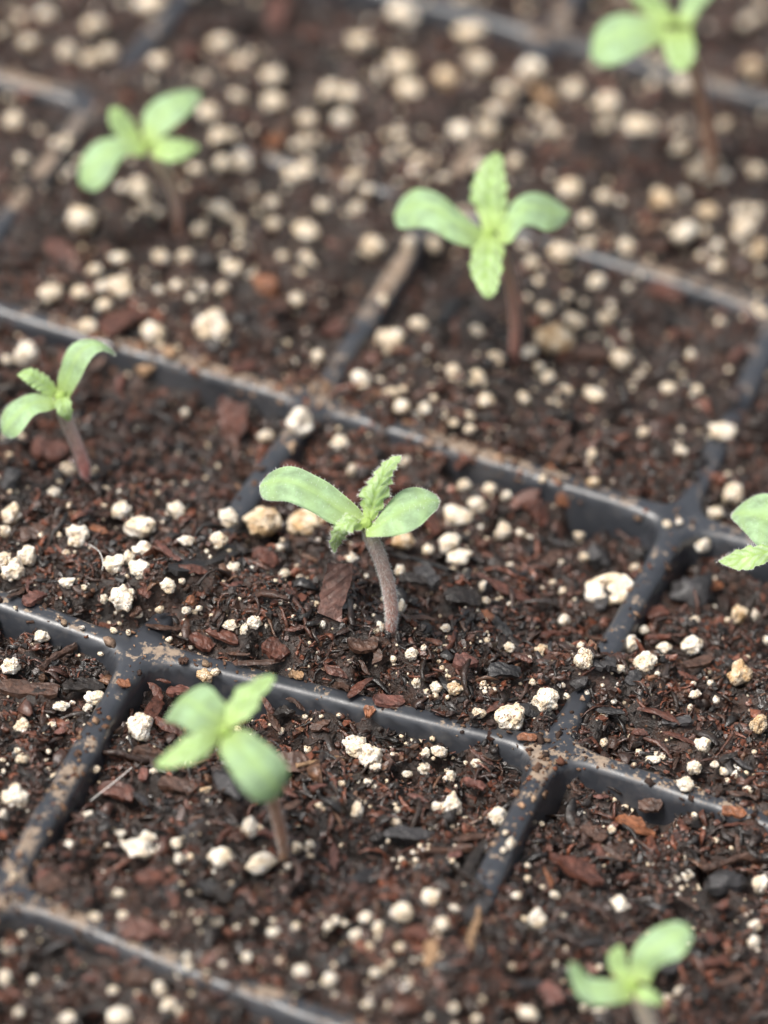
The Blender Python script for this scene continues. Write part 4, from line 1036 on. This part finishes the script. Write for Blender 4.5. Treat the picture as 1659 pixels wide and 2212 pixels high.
# centre
seedling('central seedling in sharp focus with a fuzzy brown stem and toothed upright leaf', (1125, 1545),
         [(1122, 1500, 92), (1125, 1420, 104), (1117, 1300, 114), (1088, 1150, 118), (1035, 985, 116), (975, 850, 118)], (930, 735),
  [('cotyledon', P('920,660/890,770 860,580/760,742 760,490/640,700 650,400/540,637 530,330/430,582 420,277/320,538 320,260/230,532 225,290/168,530 168,332/130,516 128,385/110,485'), [0, .5, 1.0, 1.4, 1.6, 1.5, 1.0, .4, .1, -.1], (104, 440), -.2, dict(hairs=260)),
   ('cotyledon', P('930,745/925,820 1000,690/1000,817 1070,590/1100,810 1140,500/1200,790 1220,440/1280,757 1310,425/1360,712 1400,452/1430,648 1468,495/1478,605'), [0, .5, 1.0, 1.5, 1.8, 1.9, 1.8, 1.6], (1502, 550), 1.4, dict(hairs=220)),
   ('true_leaf', P('925,700/985,700 890,600/1040,625 885,540/1085,545 895,455/1118,465 962,380/1128,395 1000,315/1125,350 1060,243/1155,290 1130,203/1188,235'), [.2, 1.0, 1.9, 2.8, 3.6, 4.2, 4.9, 5.4], (1205, 195), 5.7, dict(hairs=240, teeth=7, cup=.34, amp0=.42, pleat=.06)),
   ('true_leaf', P('890,690/905,765 810,640/845,768 720,680/790,785 668,740/785,810 652,800/760,850 648,880/728,885'), [.1, .9, 1.0, .4, -.7, -2.0], (685, 957), -3.3, dict(hairs=180, teeth=5, cup=.3, amp0=.38, pleat=.06))],
  (.28, 530.9, 929.1), hair=2600)
# front left
seedling('front-left seedling seen from above, four leaves spread in a cross', (1430, 1920),
         [(1432, 1880, 112), (1415, 1780, 126), (1390, 1650, 140), (1350, 1480, 150), (1290, 1320, 150), (1130, 1060, 140), (960, 850, 130)], (850, 715),
  [('cotyledon', P('850,600/790,715 870,440/660,692 800,340/520,690 730,262/430,632 655,218/350,590 590,222/290,577 520,268/248,560'), [0, .5, .8, .8, .3, -.4, -1.3], (395, 430), -2.4),
   ('cotyledon', P('930,665/800,800 1060,668/800,890 1170,745/870,1020 1290,830/960,1157 1400,930/1050,1277 1478,1050/1130,1352 1484,1150/1220,1392 1445,1240/1310,1387'), [0, .3, .5, .4, 0, -.8, -1.6, -2.3], (1390, 1330), -2.8),
   ('true_leaf', P('840,620/920,660 845,500/1010,605 895,380/1105,535 980,262/1170,445 1100,202/1215,352 1220,147/1295,262 1285,135/1338,198'), [.1, .6, 1.0, 1.3, 1.5, 1.5, 1.4], (1348, 152), 1.3, dict(teeth=5)),
   ('true_leaf', P('800,690/800,790 700,662/730,865 580,677/640,945 460,742/540,990 350,832/420,1024 260,912/300,1050 195,978/220,1055'), [.1, .6, 1.0, 1.0, .7, .2, -.4], (168, 1030), -.6, dict(teeth=5))],
  (.22, 298.6, 1426.7), cols=GREENISH, hair=300, toward=.18)
# left edge
seedling('left-edge seedling with a pinkish stem and one leaf curling over to the right', (1085, 2030),
         [(1085, 1990, 130), (1070, 1880, 155), (1035, 1720, 175), (960, 1530, 185), (865, 1300, 190), (790, 1100, 185)], (765, 960),
  [('cotyledon', P('720,840/860,955 720,700/920,860 760,550/1000,720 800,420/1070,580 870,300/1140,460 990,216/1215,380 1150,203/1295,350 1300,248/1385,375 1420,338/1440,412'), [0, 1.2, 2.6, 3.8, 4.6, 5.0, 5.0, 4.5, 3.7], (1475, 418), 3.2, dict(hairs=120)),
   ('cotyledon', P('700,950/700,1080 580,905/610,1112 450,883/500,1127 330,903/420,1172 210,958/360,1242 100,1033/290,1337 25,1130/210,1422 -8,1250/130,1462 5,1350/75,1452'), [0, .4, .6, .5, .2, -.4, -1.2, -2.0, -2.6], (30, 1418), -3.0, dict(hairs=120)),
   ('true_leaf', P('740,850/660,950 690,757/570,908 610,668/480,843 530,612/400,798 440,570/330,742 330,570/265,697'), [.1, .6, 1.2, 1.6, 2.0, 2.0], (210, 660), 2.0, dict(teeth=7, cup=.2)),
   ('true_leaf', P('740,930/850,900 693,1010/888,960 703,1090/908,1050 758,1180/915,1140 820,1232/902,1222'), [.2, .5, .3, -.3, -1.0], (865, 1250), -1.4, dict(teeth=4))],
  (.171, 0, 696.8), cols=PALE, hair=500)
# upper left
seedling('blurred upper-left seedling with a drooping left leaf and a bent stem', (1215, 1650),
         [(1215, 1600, 80), (1205, 1480, 100), (1190, 1350, 115), (1160, 1230, 130), (1100, 1100, 145), (1000, 960, 150)], (890, 790),
  [('cotyledon', P('860,740/860,880 720,720/720,867 570,690/620,912 430,698/555,1002 310,755/490,1102 210,880/410,1192 170,1020/320,1247 172,1130/250,1232'), [0, .6, .9, .8, .2, -.6, -1.5, -2.2], (198, 1205), -2.6),
   ('cotyledon', P('840,680/960,760 835,540/1040,682 860,420/1120,612 940,310/1200,542 1060,240/1280,472 1200,203/1360,397 1330,192/1428,312'), [0, .8, 1.6, 2.2, 2.6, 2.6, 2.4], (1450, 225), 2.2),
   ('true_leaf', P('840,700/760,800 760,530/640,730 690,440/560,640 620,380/510,560 550,368/490,470'), [.1, .8, 1.4, 1.9, 2.1], (500, 395), 2.1, dict(teeth=5)),
   ('true_leaf', P('960,720/940,880 1060,680/1040,922 1190,690/1180,932 1300,718/1290,897 1385,748/1372,850'), [.1, .5, .6, .5, .2], (1432, 800), 0, dict(teeth=5))],
  (.208, 132.7, 152.6), cols=[(0, (.34, .15, .09)), (.35, (.32, .21, .16)), (1, (.34, .29, .2))])
# upper middle
seedling('blurred upper-middle seedling with two toothed leaves pointing up and down', (1100, 1800),
         [(1100, 1760, 85), (1108, 1650, 95), (1110, 1540, 100), (1090, 1350, 105), (1050, 1150, 100), (1000, 980, 95)], (900, 830),
  [('cotyledon', P('860,790/850,900 760,710/740,912 650,600/620,877 540,510/510,817 430,455/400,767 320,438/300,754 220,488/210,767 150,590/150,757'), [0, .8, 1.4, 1.7, 1.5, .8, -.2, -1.0], (128, 690), -1.4),
   ('cotyledon', P('960,760/980,900 1020,680/1060,882 1060,590/1110,807 1130,515/1180,742 1230,473/1270,742 1340,483/1370,780 1440,543/1460,762 1520,605/1520,707'), [0, .8, 1.5, 1.8, 1.6, 1.0, .2, -.3], (1555, 645), -.6),
   ('true_leaf', P('850,800/960,800 800,640/1030,662 745,540/1042,542 758,420/1042,422 808,300/1018,302 868,212/1012,212'), [.1, .8, 1.8, 2.8, 3.6, 4.2], (960, 155), 4.6, dict(teeth=7)),
   ('true_leaf', P('820,830/960,830 770,920/1012,930 743,1030/1007,1062 748,1130/982,1182 800,1242/962,1272 842,1312/932,1322'), [.2, .5, .6, .3, -.2, -.7], (885, 1347), -1.0, dict(teeth=6))],
  (.268, 816.2, 285.3), toward=.1, cols=[(.0, (.36, .13, .085)), (.5, (.36, .19, .14)), (1.0, (.36, .28, .17))])
# top right
seedling('strongly blurred top-right seedling cut off by the top edge', (1190, 1480),
         [(1190, 1430, 90), (1180, 1250, 100), (1160, 1100, 105), (1115, 880, 105), (1060, 650, 105), (990, 400, 100)], (900, 200),
  [('cotyledon', P('800,130/820,320 650,110/690,372 520,87/560,432 400,92/450,492 290,142/360,527 210,242/290,542 182,380/235,525'), [0, .6, .8, .5, 0, -.8, -1.5], (188, 470), -1.8),
   ('cotyledon', P('880,170/1010,230 930,70/1080,100 960,-20/1170,0 1010,-120/1230,-90 1070,-200/1250,-170'), [0, 1.0, 2.0, 2.8, 3.2], (1200, -250), 3.4),
   ('true_leaf', P('780,220/900,170 640,100/840,70 540,0/770,-30 470,-120/680,-130 450,-220/600,-220'), [.1, .8, 1.8, 2.6, 3.0], (480, -290), 3.2, dict(teeth=5)),
   ('true_leaf', P('780,260/1020,240 785,380/1060,380 830,500/1040,502 870,572/990,572'), [.2, .4, 0, -.5], (930, 605), -.8, dict(teeth=5))],
  (.26, 1227.6, 0), cols=GREENISH)
# right edge
r7, nd7 = seedling('right-edge seedling cut by the frame, a round leaf above a toothed leaf', (1960, 3250),
         [(1955, 3150, 200), (1930, 2700, 210), (1870, 2200, 215), (1800, 1800, 215), (1740, 1550, 215)], (1690, 1370),
  [('cotyledon', P('1680,1200/1640,1400 1560,850/1420,1440 1400,600/1230,1400 1250,482/1080,1330 1080,490/960,1232 920,568/850,1122 780,680/740,1012 680,800/665,942'), [0, .8, 1.2, 1.2, 1.0, .6, .2, -.2], (636, 890), -.4, dict(hairs=200)),
   ('cotyledon', P('1700,1260/1740,1440 1860,1150/1900,1500 2060,1060/2110,1500 2250,1050/2280,1440 2400,1120/2410,1340'), [0, .7, 1.2, 1.2, .8], (2480, 1230), .4),
   ('true_leaf', P('1640,1330/1640,1420 1450,1288/1480,1502 1229,1308/1260,1592 1040,1328/1080,1657 860,1348/900,1722 680,1428/720,1722 530,1530/560,1672'), [.1, .8, 1.2, 1.2, .8, .2, -.4], (428, 1612), -.8, dict(hairs=160, teeth=6, cup=.2)),
   ('true_leaf', P('1690,1260/1800,1280 1760,1050/1950,1120 1850,900/2060,980 1960,800/2110,860'), [.2, 1.4, 2.6, 3.6], (2080, 740), 4.2, dict(teeth=5))],
  (.135, 1493, 995.4), base_z=-2.5)
# bottom right
seedling('bottom-right seedling rising from below the frame with one leaf curled up', (930, 1500),
         [(925, 1450, 150), (900, 1330, 165), (860, 1180, 175), (800, 1030, 175)], (715, 870),
  [('cotyledon', P('690,780/870,840 690,650/900,742 720,530/972,667 800,415/1062,632 910,328/1142,592 1030,278/1212,512 1142,270/1258,412'), [0, .8, 1.8, 2.6, 3.2, 3.5, 3.6], (1228, 312), 3.5),
   ('cotyledon', P('680,760/720,970 560,785/600,1002 450,785/470,1018 370,775/350,1012 310,740/250,962 260,680/185,850 212,640/150,742'), [0, .4, .5, .5, .6, 1.0, 1.4], (140, 640), 1.8),
   ('true_leaf', P('600,820/720,800 510,700/680,700 490,600/660,602 530,530/640,532'), [.1, .7, 1.4, 1.9], (610, 478), 2.2, dict(teeth=4)),
   ('true_leaf', P('720,840/760,970 840,860/830,1002 920,890/932,1022'), [.1, .3, .2], (1012, 1012), -.3, dict(teeth=4))],
  (.24, 1194.5, 1924.4), cols=[(0, (.66, .52, .42)), (1, (.72, .62, .46))])

# dew drop on the tip of the right-edge seedling's toothed leaf
dp_ = at_z(np.float64(402 * .135 + 1493), np.float64(1600 * .135 + 995.4), nd7[2] - .75)
v, f = ICO[3]
put('water_droplet', v * np.array([.2, .2, .22]) + dp_, f, MAT_WATER, dp_, label='tiny clear water droplet on the tip of the right-edge toothed leaf', cat='droplet')

# loose pale hairs of fibre
def thread(px, off, r, label):
    pts = np.array([on_surf(u, v, o)[0] for (u, v), o in zip(px, off)])
    c = catmull(pts, 18); tg = np.gradient(c, axis=0); tg /= np.linalg.norm(tg, axis=1)[:, None]
    sx = np.cross(tg, [0, 0, 1.]); sx /= np.linalg.norm(sx, axis=1)[:, None]; sy = np.cross(tg, sx)
    an = np.linspace(0, 2 * np.pi, 5, endpoint=False)
    V = c[:, None] + (sx[:, None] * np.cos(an)[None, :, None] + sy[:, None] * np.sin(an)[None, :, None]) * r
    id_ = np.arange(18 * 5).reshape(18, 5)
    f = np.stack([id_[:-1], np.roll(id_[:-1], -1, 1), np.roll(id_[1:], -1, 1), id_[1:]], -1).reshape(-1, 4)
    put('plant_fibre', V.reshape(-1, 3), f, MAT_HAIR, pts[0], label=label, cat='fibre', group='loose pale fibres')
thread([(195, 1730), (240, 1695), (285, 1658)], [.3, .9, .5], .035, 'straight pale hair of fibre on the soil right of the lower-left sloping rib')
thread([(192, 1176), (213, 1190), (222, 1212), (221, 1232)], [.3, 1.0, .9, .3], .03, 'curved pale hair of fibre standing on the soil left of centre')
